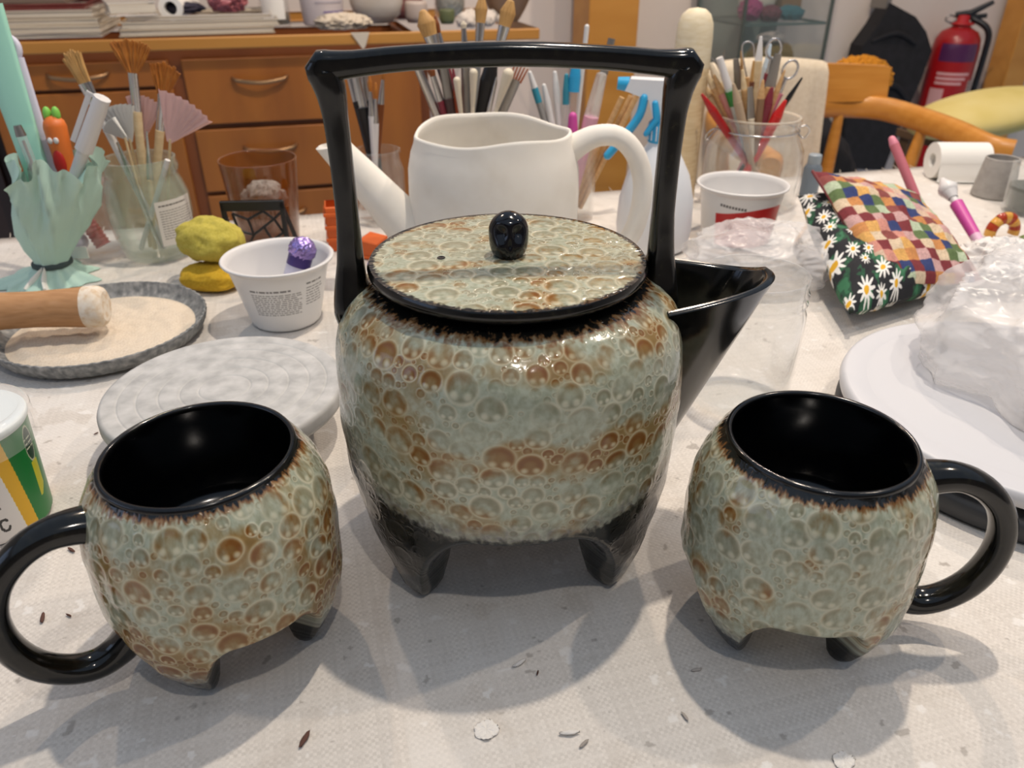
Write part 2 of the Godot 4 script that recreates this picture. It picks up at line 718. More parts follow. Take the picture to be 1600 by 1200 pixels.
func room() -> void:
	# closed room, turned against the camera
	var wall := mottled(51, 0.006, ["cbc0b6", "d2c7be", "d6ccc4"], Vector3(0.8, 0.8, 0.8), 0.85)
	var white := mat("c8c4be", 0.9)
	structure("floor", box(Vector3(6.2, 0.1, 5.6), 0.005), mottled(52, 0.01, ["5d5148", "6a5d52", "75685c"], Vector3(1, 1, 1), 0.6), rm(0.5, -0.80, 0.3), ROOM_TURN)
	structure("ceiling", box(Vector3(6.2, 0.1, 5.6), 0.005), white, rm(0.5, 1.81, 0.3), ROOM_TURN)
	structure("wall_back", box(Vector3(6.2, 2.6, 0.1), 0.005), wall, rm(0.5, 0.5, 2.72), ROOM_TURN)
	structure("wall_front", box(Vector3(6.2, 2.6, 0.1), 0.005), mat("8d8178", 0.85), rm(0.5, 0.5, -2.2), ROOM_TURN)
	structure("wall_right", box(Vector3(0.1, 2.6, 5.0), 0.005), wall, rm(3.45, 0.5, 0.3), ROOM_TURN)
	# left wall with a high window
	var lw := MB.new()
	lw.rbox(Vector3(0.1, 1.35, 5.0), 0.004, Vector3(0, -0.625, 0))
	lw.rbox(Vector3(0.1, 0.25, 5.0), 0.004, Vector3(0, 1.175, 0))
	lw.rbox(Vector3(0.1, 1.0, 1.75), 0.004, Vector3(0, 0.55, -1.625))
	lw.rbox(Vector3(0.1, 1.0, 1.75), 0.004, Vector3(0, 0.55, 1.625))
	structure("wall_left", lw, wall, rm(-2.45, 0.5, 0.3), ROOM_TURN)
	var win := MB.new()
	for s in [-1, 1]:
		win.rbox(Vector3(0.06, 1.0, 0.05), 0.006, Vector3(0, 0, s * 0.725))
		win.rbox(Vector3(0.06, 0.05, 1.4), 0.006, Vector3(0, s * 0.475, 0))
	win.rbox(Vector3(0.05, 0.9, 0.04), 0.006)
	var wo := structure("window_1", win, white, rm(-2.45, 1.05, 0.3), ROOM_TURN)
	for s in [-1, 1]:
		part(wo, "pane", box(Vector3(0.006, 0.9, 0.68), 0.001, Vector3(0, 0, s * 0.36)), M.clear)
	var sky := AreaLight3D.new()
	sky.name = "window_daylight"
	sky.area_size = Vector2(1.35, 0.88)
	sky.light_color = Color("b4c8f0")
	sky.light_energy = 0.42
	sky.area_range = 8.0
	sky.area_attenuation = 2.0
	sky.shadow_enabled = true
	add_child(sky)
	sky.position = rm(-2.40, 1.05, 0.3)
	sky.rotation_degrees.y = ROOM_TURN - 90.0

	# table: board and legs under a canvas cloth
	var t := thing("work_table", "large work table under a pale canvas cloth", "table", rm(0.15, -0.75, 0.32), ROOM_TURN)
	part(t, "table_board", box(Vector3(3.0, 0.03, 1.70), 0.004, Vector3(0, 0.7335, 0)), M.wood_light)
	for sx in [-1, 1]:
		for sz in [-1, 1]:
			part(t, "leg", box(Vector3(0.07, 0.715, 0.07), 0.006, Vector3(sx * 1.35, 0.357, sz * 0.75)), M.wood_light)
	canvas()

func canvas() -> void:
	# woven ground tile
	var n := 256
	var a := PackedByteArray()
	a.resize(n * n * 3)
	var hm := PackedByteArray()
	hm.resize(n * n)
	var r := RandomNumberGenerator.new()
	r.seed = 3
	var thread := PackedFloat32Array()
	for i in n:
		thread.append(r.randf_range(-1, 1))
	for y in n:
		for x in n:
			var up := ((x / 4) + (y / 4)) % 2
			var k := 6.0 * (thread[x / 4 * 4] if up else thread[y / 4 * 4 + 1]) + r.randf_range(-5, 5) + (3.0 if up else -3.0)
			var i := y * n + x
			a[i * 3] = int(clampf(208 + k, 0, 255))
			a[i * 3 + 1] = int(clampf(202 + k, 0, 255))
			a[i * 3 + 2] = int(clampf(194 + k, 0, 255))
			var fx := absf(float(x % 4) - 1.5) / 2.0
			var fy := absf(float(y % 4) - 1.5) / 2.0
			hm[i] = int(clampf(150 + (50 if up else -10) - 60.0 * (fx if up else fy) + r.randf_range(-15, 15), 0, 255))
	# dried slip, dust and stains over it
	var w := 1024
	var d := PackedByteArray()
	d.resize(w * w * 4)
	var n1 := noise(61, 0.006, 4)
	var n2 := noise(62, 0.05, 3)
	var n3 := noise(63, 0.018, 5)
	for y in w:
		for x in w:
			var i := (y * w + x) * 4
			var p := n1.get_noise_2d(x, y)
			var q := n2.get_noise_2d(x, y)
			var s := n3.get_noise_2d(x, y)
			var al := clampf((p + 0.25 * q) * 0.9, 0.0, 0.4)
			var c := Vector3(222, 219, 214)
			if s < -0.28:
				al = clampf((-0.28 - s) * 1.2, 0.0, 0.16)
				c = Vector3(168, 156, 142)
			if q > 0.52:
				al = 0.55
				c = Vector3(232, 230, 226)
			elif q < -0.6:
				al = 0.5
				c = Vector3(130, 122, 114)
			d[i] = int(c.x)
			d[i + 1] = int(c.y)
			d[i + 2] = int(c.z)
			d[i + 3] = int(al * 255)
	var m := mat("ffffff", 0.92)
	m.albedo_texture = tex(Image.create_from_data(n, n, false, Image.FORMAT_RGB8, a))
	m.heightmap_enabled = true
	m.heightmap_texture = tex(Image.create_from_data(n, n, false, Image.FORMAT_L8, hm))
	m.heightmap_scale = 0.03
	m.uv1_scale = Vector3(24, 14, 1)
	m.detail_enabled = true
	m.detail_albedo = tex(Image.create_from_data(w, w, false, Image.FORMAT_RGBA8, d))
	m.detail_uv_layer = BaseMaterial3D.DETAIL_UV_2
	m.uv2_scale = Vector3(2.2, 1.3, 1)
	# cloth sheet with a drop at the far edge, a frayed hem and faint folds
	var b := MB.new()
	var rows := []
	var nx := 120
	var cols := 90
	var f := noise(70, 1.6, 3)
	for i in cols + 1:
		var row := PackedVector3Array()
		for j in nx + 1:
			var x := -1.51 + 3.02 * j / nx
			var z := 0.86 - 1.72 * i / cols
			var y := 0.0
			if i == cols:
				y = -0.10
				z = -0.864
			elif i == cols - 1:
				y = -0.0003
				z = -0.862
			else:
				y = 0.0
			row.append(Vector3(x, y, z))
		rows.append(row)
	b.grid(rows, false)
	b.uv2 = b.uv.duplicate()
	var o := solo("canvas_tablecloth", "pale canvas cloth with dust and dried clay spread over table", "tablecloth", b, m, rm(0.15, -0.0007, 0.32), ROOM_TURN)
	o.set_meta("kind", "thing")
	# frayed threads along the far hem
	var fr := MB.new()
	for k in 90:
		var x := -1.5 + 3.0 * k / 90.0 + rng.randf_range(-0.008, 0.008)
		var l := rng.randf_range(0.003, 0.011)
		fr.tube([Vector3(x, 0.0008, -0.858), Vector3(x + rng.randf_range(-0.006, 0.006), 0.002 + l * 0.3, -0.860 - l * 0.6)], [0.0006, 0.0004], 4, 1.0, 0)
	var fo := part(o, "frayed_hem", fr, mat("d2c8ba", 0.9))
	fo.set_meta("kind", "stuff")

# ---------------------------------------------------------------- the three pots
func curve_at(prof: Array, y: float) -> float:
	# prof: [y, r] rising in y
	if y <= prof[0][0]:
		return prof[0][1]
	for i in range(1, prof.size()):
		if y <= prof[i][0]:
			var t: float = (y - prof[i - 1][0]) / (prof[i][0] - prof[i - 1][0])
			var r0: float = prof[maxi(i - 2, 0)][1]
			var r3: float = prof[mini(i + 1, prof.size() - 1)][1]
			return cubic_interpolate(prof[i - 1][1], prof[i][1], r0, r3, t)
	return prof[prof.size() - 1][1]

func footed_body(prof: Array, arch: float, tip_in: float, top: float, wob: FastNoiseLite, tip_half: float, spread: float) -> MB:
	var seg := 240
	var rows := []
	var split := arch + 0.03
	var fillet := top * 0.035
	var edge := PackedFloat32Array()
	for j in seg:
		var a := rad_to_deg(-PI + TAU * j / seg)
		var d := absf(fposmod(a, 90.0) - 45.0)
		var q := maxf(d - tip_half, 0.0) / spread
		edge.append(arch * (1.0 - pow(1.0 - minf(q, 1.0), 2.3)) * smoothstep(-0.02, 0.22, q))
	var under := 14
	for i in under:
		var ring := PackedVector3Array()
		for j in seg:
			var a := -PI + TAU * j / seg
			var re := curve_at(prof, edge[j]) - fillet
			var r := re * float(i) / (under - 1)
			var fr := smoothstep(tip_in * 0.62, tip_in * 1.02, r)
			var y := arch - (arch - edge[j]) * fr
			ring.append(Vector3(r * sin(a), y + 0.0, r * cos(a)))
		rows.append(ring)
	# rounded lower edge
	for k in [[0.62, 0.12], [0.30, 0.36], [0.09, 0.68]]:
		var ring := PackedVector3Array()
		for j in seg:
			var a := -PI + TAU * j / seg
			var r: float = curve_at(prof, edge[j] + fillet * k[1]) - fillet * k[0]
			ring.append(Vector3(r * sin(a), edge[j] + fillet * k[1], r * cos(a)))
		rows.append(ring)
	var low := 16
	for i in low:
		var ring := PackedVector3Array()
		for j in seg:
			var a := -PI + TAU * j / seg
			var y := lerpf(edge[j] + fillet, split, float(i) / low)
			var r := curve_at(prof, y) + wob.get_noise_3d(sin(a) * 3.0, y * 30.0, cos(a) * 3.0) * 0.0012
			ring.append(Vector3(r * sin(a), y, r * cos(a)))
		rows.append(ring)
	var hi := 36
	for i in hi + 1:
		var ring := PackedVector3Array()
		for j in seg:
			var a := -PI + TAU * j / seg
			var t := float(i) / hi
			var y := lerpf(split, top, t + 0.12 * t * (1.0 - t))
			var r := curve_at(prof, y) + wob.get_noise_3d(sin(a) * 3.0, y * 30.0, cos(a) * 3.0) * 0.0012
			ring.append(Vector3(r * sin(a), y, r * cos(a)))
		rows.append(ring)
	var b := MB.new()
	b.grid(rows, true)
	for k in b.uv.size():
		b.uv[k].y = 1.0 - arc_of(prof, b.v[k].y) / arc_of(prof, top)
	return b

func kettle() -> void:
	var o := thing("ceramic_kettle", "glazed kettle with tall black bail handle and stamped skull pattern", "kettle", Vector3(-0.0015, 0.0004, -0.424), 4.0)
	var prof := [[0.0, 0.0915], [0.02, 0.0970], [0.045, 0.1022], [0.07, 0.1048], [0.10, 0.1060], [0.13, 0.1060], [0.152, 0.1048], [0.165, 0.1018], [0.175, 0.0965], [0.183, 0.0885], [0.188, 0.0790], [0.190, 0.0700]]
	var gl := glaze(2048, 704, 0.675, arc_of(prof, 0.190), 11, 0.1868, 0.077, 0.016, [[0.176, 0.007, 0.6], [0.130, 0.011, 0.75], [0.090, 0.010, 0.1], [0.086, 0.008, 0.5]], -0.05, false, prof)
	var body := footed_body(prof, 0.069, 0.074, 0.190, noise(5, 1.0, 2), 3.0, 30.0)
	part(o, "body", body, gl)
	part(o, "mouth", lathed([P(0.0705, 0.1895), P(0.0695, 0.1915), P(0.067, 0.1915), P(0.0655, 0.189), P(0.068, 0.18), P(0.098, 0.16), P(0.103, 0.12), P(0.098, 0.078), P(0.0, 0.074)], 96), M.inner, "black glazed mouth and inside")
	# lid
	var lid := thing("kettle_lid", "round flat lid with stamped skull pattern lying on the kettle", "lid", Vector3(-0.0025, 0.1934, -0.4245), 4.0)
	part(lid, "lid_edge", lathed([P(0.0, 0.001), P(0.064, 0.001), P(0.066, 0.0), P(0.078, 0.0003), P(0.0808, 0.003), P(0.0812, 0.0055), P(0.0797, 0.0079)], 96), M.black, "black glazed edge")
	var lg := glaze(768, 768, 0.16, 0.16, 23, 1.0, -1.0, 0.0, [], -0.06, true, [], 0.3)
	lg.heightmap_scale = 0.09
	var top := MB.new()
	var rows := []
	for i in 22:
		var r := 0.0798 * (1.0 - i / 21.0)
		var ring := PackedVector3Array()
		for j in 96:
			var a := -PI + TAU * j / 96
			var y := 0.0079 + 0.0012 * (1.0 - pow(r / 0.08, 2.0))
			ring.append(Vector3(r * sin(a), y, r * cos(a)))
		rows.append(ring)
	top.grid(rows, true)
	for k in top.v.size():
		top.uv[k] = Vector2(0.5 + top.v[k].x / 0.16, 0.5 + top.v[k].z / 0.16)
	part(lid, "lid_top", top, lg)
	part(lid, "steam_hole", lathed([P(0.0024, 0.0092), P(0.0022, 0.0094), P(0.0016, 0.0093), P(0.0, 0.0091)], 16), M.knob, "small dark steam hole").position = Vector3(-0.0385, 0, 0.004)
	# skull knob
	var sk := MB.new()
	var seg := 72
	var sr := []
	for i in 57:
		var t := i / 56.0
		var ph := -PI / 2 + PI * t
		var ring := PackedVector3Array()
		for j in seg:
			var a := -PI + TAU * j / seg
			var d := Vector3(cos(ph) * sin(a), sin(ph), cos(ph) * cos(a))
			var wide := 0.0112 + 0.0009 * smoothstep(-0.2, 0.5, d.y) - 0.0008 * smoothstep(-0.3, -0.9, d.y)
			var p := Vector3(d.x * wide, signf(d.y) * pow(absf(d.y), 0.85) * 0.0152, d.z * (0.0118 - 0.001 * smoothstep(0.0, -0.8, d.y)))
			if d.z > 0.0:
				for s in [-1.0, 1.0]:
					var e := Vector2(d.x - s * 0.40, d.y - 0.24).length() / 0.27
					p -= d * 0.0030 * exp(-e * e)
					var br := Vector2(d.x - s * 0.40, (d.y - 0.58) * 1.8).length() / 0.3
					p += d * 0.0009 * exp(-br * br)
					var ck := Vector2(d.x - s * 0.55, d.y + 0.16).length() / 0.2
					p += d * 0.0010 * exp(-ck * ck)
				var nz := Vector2(d.x * 1.3, d.y + 0.12).length() / 0.13
				p -= d * 0.0016 * exp(-nz * nz)
				var jaw := Vector2(d.x * 0.8, d.y + 0.62).length() / 0.36
				p += d * 0.0014 * exp(-jaw * jaw) * (0.8 + 0.35 * sin(d.x * 30.0))
				var gap := absf(d.y + 0.60) / 0.05
				p -= d * 0.0009 * exp(-gap * gap) * exp(-d.x * d.x / 0.12)
			ring.append(p)
		sr.append(ring)
	sk.xf = Transform3D(Basis(Vector3.RIGHT, -0.12), Vector3(0.0005, 0.0192, 0.001))
	sk.grid(sr, true)
	part(lid, "skull_knob", sk, M.knob, "small glossy black skull knob")
	# bail handle
	var hb := MB.new()
	var path := []
	var rad := []
	for p in [[-0.0880, 0.160, 0.0130], [-0.0915, 0.172, 0.0125], [-0.0925, 0.184, 0.0098], [-0.0915, 0.200, 0.0076], [-0.0905, 0.225, 0.0062], [-0.0905, 0.255, 0.0061], [-0.0910, 0.280, 0.0065], [-0.0922, 0.2945, 0.0080], [-0.0950, 0.3035, 0.0084], [-0.0900, 0.3045, 0.0074], [-0.0780, 0.3055, 0.0064], [-0.050, 0.3080, 0.0060], [0.0, 0.3095, 0.0060], [0.048, 0.3075, 0.0060], [0.076, 0.3050, 0.0064], [0.0880, 0.3040, 0.0074], [0.0930, 0.3030, 0.0084], [0.0902, 0.2945, 0.0080], [0.0888, 0.280, 0.0065], [0.0882, 0.255, 0.0061], [0.0882, 0.225, 0.0062], [0.0892, 0.200, 0.0076], [0.0902, 0.184, 0.0098], [0.0895, 0.172, 0.0125], [0.0860, 0.160, 0.0130]]:
		path.append(Vector3(p[0], p[1], 0.0))
		rad.append(p[2])
	hb.tube(smooth_path(path, 3), smooth_list(rad, 3), 24, 1.0, 1, 3.2, Vector3(0, 0, 1))
	part(o, "bail_handle", hb, M.black, "tall square arched handle in black glaze")
	# spout: an open trough that narrows down the side of the body
	var sp := MB.new()
	var outer := []
	var inner := []
	var ns := 36
	var nr := 26
	for i in nr + 1:
		var t := i / float(nr)
		var ro := PackedVector3Array()
		var ri := PackedVector3Array()
		for j in ns + 1:
			var s := -1.0 + 2.0 * j / ns
			var wdt := lerpf(0.008, 0.049, pow(t, 0.75))
			var lip := 0.181 - 0.003 * pow(absf(s), 1.5) * t
			if s < 0.0:
				lip -= 0.006 * sin(PI * minf(1.0, -s)) * t
			var y := lerpf(0.052, lip, t)
			var reach := lerpf(0.1055, 0.166, pow(t, 1.05))
			var tang := wdt * s
			var base := sqrt(maxf(0.0, pow(curve_at(prof, minf(y, 0.170)) - 0.004, 2.0) - tang * tang))
			var k := pow(1.0 - pow(absf(s), 2.3), 0.95)
			var rr := base + (reach - base) * k
			ro.append(Vector3(-tang, y, rr))
			var ins := 0.0045 * minf(1.0, t * 4.0)
			var rr2 := base + maxf(0.0, (reach - ins * 1.6 - base)) * k
			ri.append(Vector3(-tang * (1.0 - ins / maxf(wdt, 0.01)), y - 0.0, rr2))
		outer.append(ro)
		inner.append(ri)
	sp.xf = Transform3D(Basis(Vector3.UP, deg_to_rad(96.0)), Vector3.ZERO)
	var flip_o := []
	for r in outer:
		var q: PackedVector3Array = r.duplicate()
		q.reverse()
		flip_o.append(q)
	sp.grid(flip_o, false)
	sp.grid(inner, false)
	var lip_rows := []
	var la := PackedVector3Array()
	var lb := PackedVector3Array()
	var lm := PackedVector3Array()
	for j in ns + 1:
		var a: Vector3 = flip_o[nr][j]
		var c: Vector3 = inner[nr][ns - j]
		la.append(a)
		lb.append(c)
		lm.append((a + c) * 0.5 + Vector3(0, 0.0022, 0))
	lip_rows = [la, lm, lb]
	sp.grid(lip_rows, false)
	part(o, "spout", sp, M.black, "open black glazed spout like a beak")

func mug(which: String, at: Vector3, turn: float, handle_turn: float, seed_: int) -> void:
	var lab := "glazed mug with large loop handle beside the green tub and grey wheel"
	if which == "right":
		lab = "glazed mug with ragged black rim before the white wheel and plastic bag"
	var o := thing("ceramic_mug", lab, "mug", at, turn, "glazed skull mugs")
	var warm := 0.24 if which == "left" else -0.08
	var bands := [[0.105, 0.010, 0.35], [0.045, 0.015, 0.55]] if which == "left" else [[0.065, 0.010, 0.25], [0.040, 0.008, 0.45]]
	var prof := [[0.0, 0.0455], [0.012, 0.0522], [0.03, 0.0606], [0.045, 0.0642], [0.06, 0.0650], [0.08, 0.0650], [0.10, 0.0635], [0.112, 0.0605], [0.121, 0.0558], [0.126, 0.0522], [0.129, 0.0495]]
	var gl := glaze(1280, 448, 0.42, arc_of(prof, 0.129), seed_, 0.1272 if which == "left" else 0.1256, 0.020, 0.004, bands, warm, false, prof, 0.35 if which == "left" else 0.8)
	part(o, "body", footed_body(prof, 0.048, 0.036, 0.129, noise(seed_ + 9, 1.0, 2), 5.0, 25.0), gl)
	part(o, "inside", lathed([P(0.0497, 0.1287), P(0.0496, 0.1300), P(0.0488, 0.1312), P(0.0474, 0.1314), P(0.0462, 0.1305), P(0.0460, 0.128), P(0.050, 0.118), P(0.0585, 0.100), P(0.0615, 0.08), P(0.0612, 0.066), P(0.056, 0.055), P(0.04, 0.0525), P(0.0, 0.052)], 72), M.inner, "black glazed inside and rim")
	var h := MB.new()
	var pts := [[0.050, 0.106, 0.0130], [0.062, 0.1100, 0.0104], [0.076, 0.1105, 0.0090], [0.090, 0.1045, 0.0086], [0.102, 0.0920, 0.0085], [0.1085, 0.0740, 0.0085], [0.108, 0.0540, 0.0085], [0.101, 0.0360, 0.0085], [0.089, 0.0240, 0.0085], [0.076, 0.0195, 0.0088], [0.064, 0.0230, 0.0096], [0.054, 0.0310, 0.0110]]
	var path := []
	var rad := []
	for i in pts.size() - 1:
		for k in 4:
			var t := k / 4.0
			var p0: Array = pts[maxi(i - 1, 0)]
			var p3: Array = pts[mini(i + 2, pts.size() - 1)]
			path.append(Vector3(cubic_interpolate(pts[i][0], pts[i + 1][0], p0[0], p3[0], t), cubic_interpolate(pts[i][1], pts[i + 1][1], p0[1], p3[1], t), 0))
			rad.append(lerpf(pts[i][2], pts[i + 1][2], t))
	path.append(Vector3(0.054, 0.031, 0))
	rad.append(0.011)
	h.xf = Transform3D(Basis(Vector3.UP, deg_to_rad(handle_turn - 90.0)), Vector3.ZERO)
	h.tube(path, rad, 18, 0.82, 1, 2.3, Vector3(0, 0, 1))
	part(o, "handle", h, M.black, "black glazed loop handle")

# ---------------------------------------------------------------- things on the table
func text_lines(im: Image, x: int, y: int, w: int, rows: int, step: int, thick: int, c: Color) -> void:
	# small print too fine to read: broken lines of word-long dashes
	for k in rows:
		var at := x
		while at < x + w - 2:
			var l := rng.randi_range(3, 11)
			if at + l > x + w:
				break
			im.fill_rect(Rect2i(at, y + k * step, l, thick), c)
			at += l + 2

func crumpled(r: Vector3, at: Vector3, seed_: int, freq: float, amp: float, flat_at := -99.0, seg := 128, rn := 72, sharp := true, fine := 0.45) -> MB:
	var b := MB.new()
	var f1 := noise(seed_, freq, 3 if fine > 0.3 else 1)
	var f2 := noise(seed_ + 1, freq * 2.7, 2)
	var rows := []
	for i in rn + 1:
		var ph := -PI / 2 + PI * i / rn
		var ring := PackedVector3Array()
		for j in seg:
			var a := -PI + TAU * j / seg
			var d := Vector3(cos(ph) * sin(a), sin(ph), cos(ph) * cos(a))
			var q := f1.get_noise_3dv(d)
			var q2 := f2.get_noise_3dv(d)
			var k := 1.0 + amp * ((1.0 - 3.0 * absf(q)) if sharp else 1.6 * q) + amp * fine * ((1.0 - 3.0 * absf(q2)) if sharp else q2)
			var p := at + d * r * k
			p.y = maxf(p.y, flat_at + 0.002 * q2)
			ring.append(p)
		rows.append(ring)
	b.grid(rows, true)
	return b

func pillow(nl: Vector3, nr: Vector3, fr: Vector3, fl: Vector3, thick: float, wob: float, seed_: int) -> MB:
	# stuffed pouch over four corners: near left, near right, far right, far left
	var b := MB.new()
	var f := noise(seed_, 3.0, 3)
	var up := (nr - nl).cross(fl - nl).normalized()
	var n := 40
	for s in [1.0, -1.0]:
		var rows := []
		for i in n + 1:
			var ring := PackedVector3Array()
			for j in n + 1:
				var u := j / float(n)
				var t := i / float(n)
				if s < 0.0:
					u = 1.0 - u
				var p := nl.lerp(nr, u).lerp(fl.lerp(fr, u), t)
				var ku := 1.0 - pow(absf(2.0 * u - 1.0), 3.5)
				var kt := 1.0 - pow(absf(2.0 * t - 1.0), 3.5)
				var h := pow(maxf(0.0, ku * kt), 0.55)
				ring.append(p + up * (s * thick * h * 0.5 + wob * f.get_noise_2d(u * 1.3, t * 1.3) * (0.3 + h)))
			rows.append(ring)
		var start := b.uv.size()
		b.grid(rows, false)
		if s < 0.0:
			for k in range(start, b.uv.size()):
				b.uv[k].x = 1.0 - b.uv[k].x
	return b

func sector(r: float, y0: float, y1: float, a0: float, a1: float, seg := 14) -> MB:
	# a strip of label that bends round a jar, angles in degrees from the front
	var b := MB.new()
	var rows := []
	for i in 2:
		var ring := PackedVector3Array()
		for j in seg + 1:
			var a := deg_to_rad(lerpf(a0, a1, j / float(seg)))
			ring.append(Vector3(r * sin(a), lerpf(y0, y1, i), r * cos(a)))
		rows.append(ring)
	b.grid(rows, false)
	return b

func props_near() -> void:
	# grey banding wheel
	var o := thing("banding_wheel", "round grey dusty banding wheel behind the left mug", "turntable", Vector3(-0.2305, 0, -0.532))
	var grey := mottled(71, 0.02, ["9d9d9c", "b4b4b2", "c6c5c3"], Vector3(8, 8, 8), 0.75)
	var prof := [P(0.0, 0.034), P(0.0, 0.034), P(0.088, 0.034), P(0.0925, 0.0365), P(0.0940, 0.040), P(0.0938, 0.0465), P(0.0925, 0.0494), P(0.090, 0.050)]
	for rr in [0.080, 0.066, 0.050, 0.034, 0.020]:
		prof.append_array([P(rr + 0.0016, 0.050), P(rr + 0.0006, 0.0490), P(rr - 0.0006, 0.0490), P(rr - 0.0016, 0.050)])
	prof.append(P(0.0, 0.050))
	part(o, "wheel_head", lathed(prof, 96), grey)
	part(o, "column", lathed([P(0.022, 0.008), P(0.018, 0.02), P(0.018, 0.034)], 32), M.grey)
	part(o, "foot", lathed([P(0.0, 0.0), P(0.056, 0.0), P(0.058, 0.004), P(0.054, 0.009), P(0.022, 0.012)], 48), M.grey)

	# white wheel with a plastic bag on it
	o = thing("white_banding_wheel", "large white turntable with dark base at the right edge", "turntable", Vector3(0.425, 0, -0.53))
	part(o, "wheel_head", lathed([P(0.0, 0.026), P(0.0, 0.026), P(0.144, 0.026), P(0.149, 0.029), P(0.150, 0.034), P(0.1485, 0.039), P(0.145, 0.0405), P(0.130, 0.0405), P(0.1285, 0.0393), P(0.127, 0.0405), P(0.0, 0.0405)], 96), mat("c9cace", 0.4))
	part(o, "base", lathed([P(0.0, 0.0), P(0.146, 0.0), P(0.149, 0.004), P(0.149, 0.014), P(0.142, 0.020), P(0.05, 0.022), P(0.05, 0.026)], 96), mat("3a3b3d", 0.5), "dark grey turntable base")
	var film := mat("eeeceb", 0.27)
	film.albedo_color.a = 0.40
	film.transparency = BaseMaterial3D.TRANSPARENCY_ALPHA
	film.heightmap_enabled = true
	var wr := NoiseTexture2D.new()
	wr.width = 512
	wr.height = 512
	wr.seamless = true
	wr.noise = noise(83, 0.006, 4)
	wr.noise.fractal_type = FastNoiseLite.FRACTAL_RIDGED
	film.heightmap_texture = wr
	film.heightmap_scale = 0.35
	film.uv1_scale = Vector3(1.4, 1, 1)
	M.bag = film
	o = thing("plastic_bag", "crumpled white plastic bag lying on the white turntable", "bag", Vector3(0.445, 0.0415, -0.545))
	part(o, "bag_body", crumpled(Vector3(0.112, 0.072, 0.118), Vector3(0.022, 0.030, -0.012), 81, 1.1, 0.11, 0.0, 160, 90, true, 0.22), film)
	part(o, "gathered_end", crumpled(Vector3(0.085, 0.034, 0.055), Vector3(0.035, 0.016, 0.070), 85, 1.3, 0.15, 0.001, 128, 72, true, 0.22), film)

	# green and white tub with a clear lid
	var im := Image.create(512, 128, false, Image.FORMAT_RGB8)
	im.fill(Color("dcd8d4"))
	for y in 128:
		var sx := int(346 + y * 0.14)
		im.fill_rect(Rect2i(sx, y, 20, 1), Color("d9a81e"))
		im.fill_rect(Rect2i(sx + 20, y, 92, 1), Color("14702f"))
		im.fill_rect(Rect2i(sx + 112, y, 20, 1), Color("d9a81e"))
		for x in range(396, 430):
			var e := Vector2((x - 412) / 12.0, (y - 26) / 24.0).length()
			if e < 1.0:
				im.set_pixel(x, y, Color("b4b49a") if e > 0.86 else Color("25402c"))
		if y > 48 and y < 96:
			var w := 17 if y < 84 else maxi(0, 17 - (y - 84))
			im.fill_rect(Rect2i(404, y, w, 1), Color("b9b41c"))
	text_lines(im, 403, 18, 20, 3, 6, 2, Color("c9cdb4"))
	text_lines(im, 312, 30, 26, 3, 24, 3, Color("6a6762"))
	for k in 26:
		var a := 0.5 + k * 0.2
		im.fill_rect(Rect2i(int(333 + cos(a) * 6), int(102 + sin(a) * 8), 3, 3), Color("2c2b2a"))
	var pm := mat("ffffff", 0.3)
	pm.albedo_texture = tex(im)
	o = thing("margarine_tub", "green and white plastic tub with yellow stripe and clear lid", "tub", Vector3(-0.3685, 0, -0.43), -12.0)
	part(o, "tub_wall", lathed([P(0.0335, 0.001), P(0.0350, 0.004), P(0.0388, 0.078)], 64), pm)
	part(o, "tub_bottom", lathed([P(0.0, 0.0), P(0.0, 0.0), P(0.0325, 0.0), P(0.0335, 0.001)], 48), M.white)
	part(o, "tub_rim", lathed([P(0.0388, 0.078), P(0.0400, 0.080), P(0.0405, 0.083), P(0.0390, 0.0850), P(0.033, 0.0842), P(0.0, 0.0842)], 64), mat("dfe6e6", 0.3), "white inner seal and rim")
	part(o, "clear_lid", lathed([P(0.0432, 0.066), P(0.0428, 0.086), P(0.0418, 0.0885), P(0.0365, 0.0885), P(0.0355, 0.0865), P(0.0, 0.0868)], 64), M.clear, "clear plastic lid")

	# dish of powder and a wooden rolling pin
	o = thing("clay_dish", "shallow dark ribbed dish holding pale powder", "dish", Vector3(-0.426, 0, -0.722))
	var dish := MB.new()
	var rows := []
	for p in [[0.0, 0.002], [0.085, 0.001], [0.096, 0.004], [0.1015, 0.012], [0.1035, 0.0195], [0.1025, 0.0205], [0.1005, 0.0200], [0.0970, 0.0120], [0.089, 0.0060], [0.0, 0.0055]]:
		var ring := PackedVector3Array()
		for j in 192:
			var a := -PI + TAU * j / 192
			var r: float = p[0]
			if r > 0.09:
				r += 0.0007 * sin(a * 64.0)
			ring.append(Vector3(r * sin(a), p[1], r * cos(a)))
		rows.append(ring)
	dish.grid(rows, true)
	part(o, "dish_body", dish, mottled(75, 0.03, ["4a4d4e", "7b7d7d", "b4b2ae"], Vector3(14, 14, 14), 0.8))
	var sand := MB.new()
	rows = []
	var f := noise(77, 1.0, 4)
	for i in 30:
		var r := 0.090 * (1.0 - i / 29.0)
		var ring := PackedVector3Array()
		for j in 90:
			var a := -PI + TAU * j / 90
			var x := r * sin(a)
			var z := r * cos(a)
			ring.append(Vector3(x, 0.0062 + 0.006 * smoothstep(0.092, 0.07, r) + 0.0022 * f.get_noise_2d(x * 60.0, z * 60.0) * smoothstep(0.092, 0.08, r), z))
		rows.append(ring)
	sand.grid(rows, true)
	var so := solo("dry_powder", "pale dry clay powder spread in the ribbed dish", "powder", sand, mottled(78, 0.05, ["c4b39d", "d6c8b4", "e0d5c4"], Vector3(30, 30, 30), 0.95, 0.03), Vector3(-0.426, 0.0006, -0.722))
	so.set_meta("kind", "stuff")
	var a0 := Vector3(-0.4063, 0.0432, -0.705)
	var b0 := Vector3(-0.5933, 0.0459, -0.675)
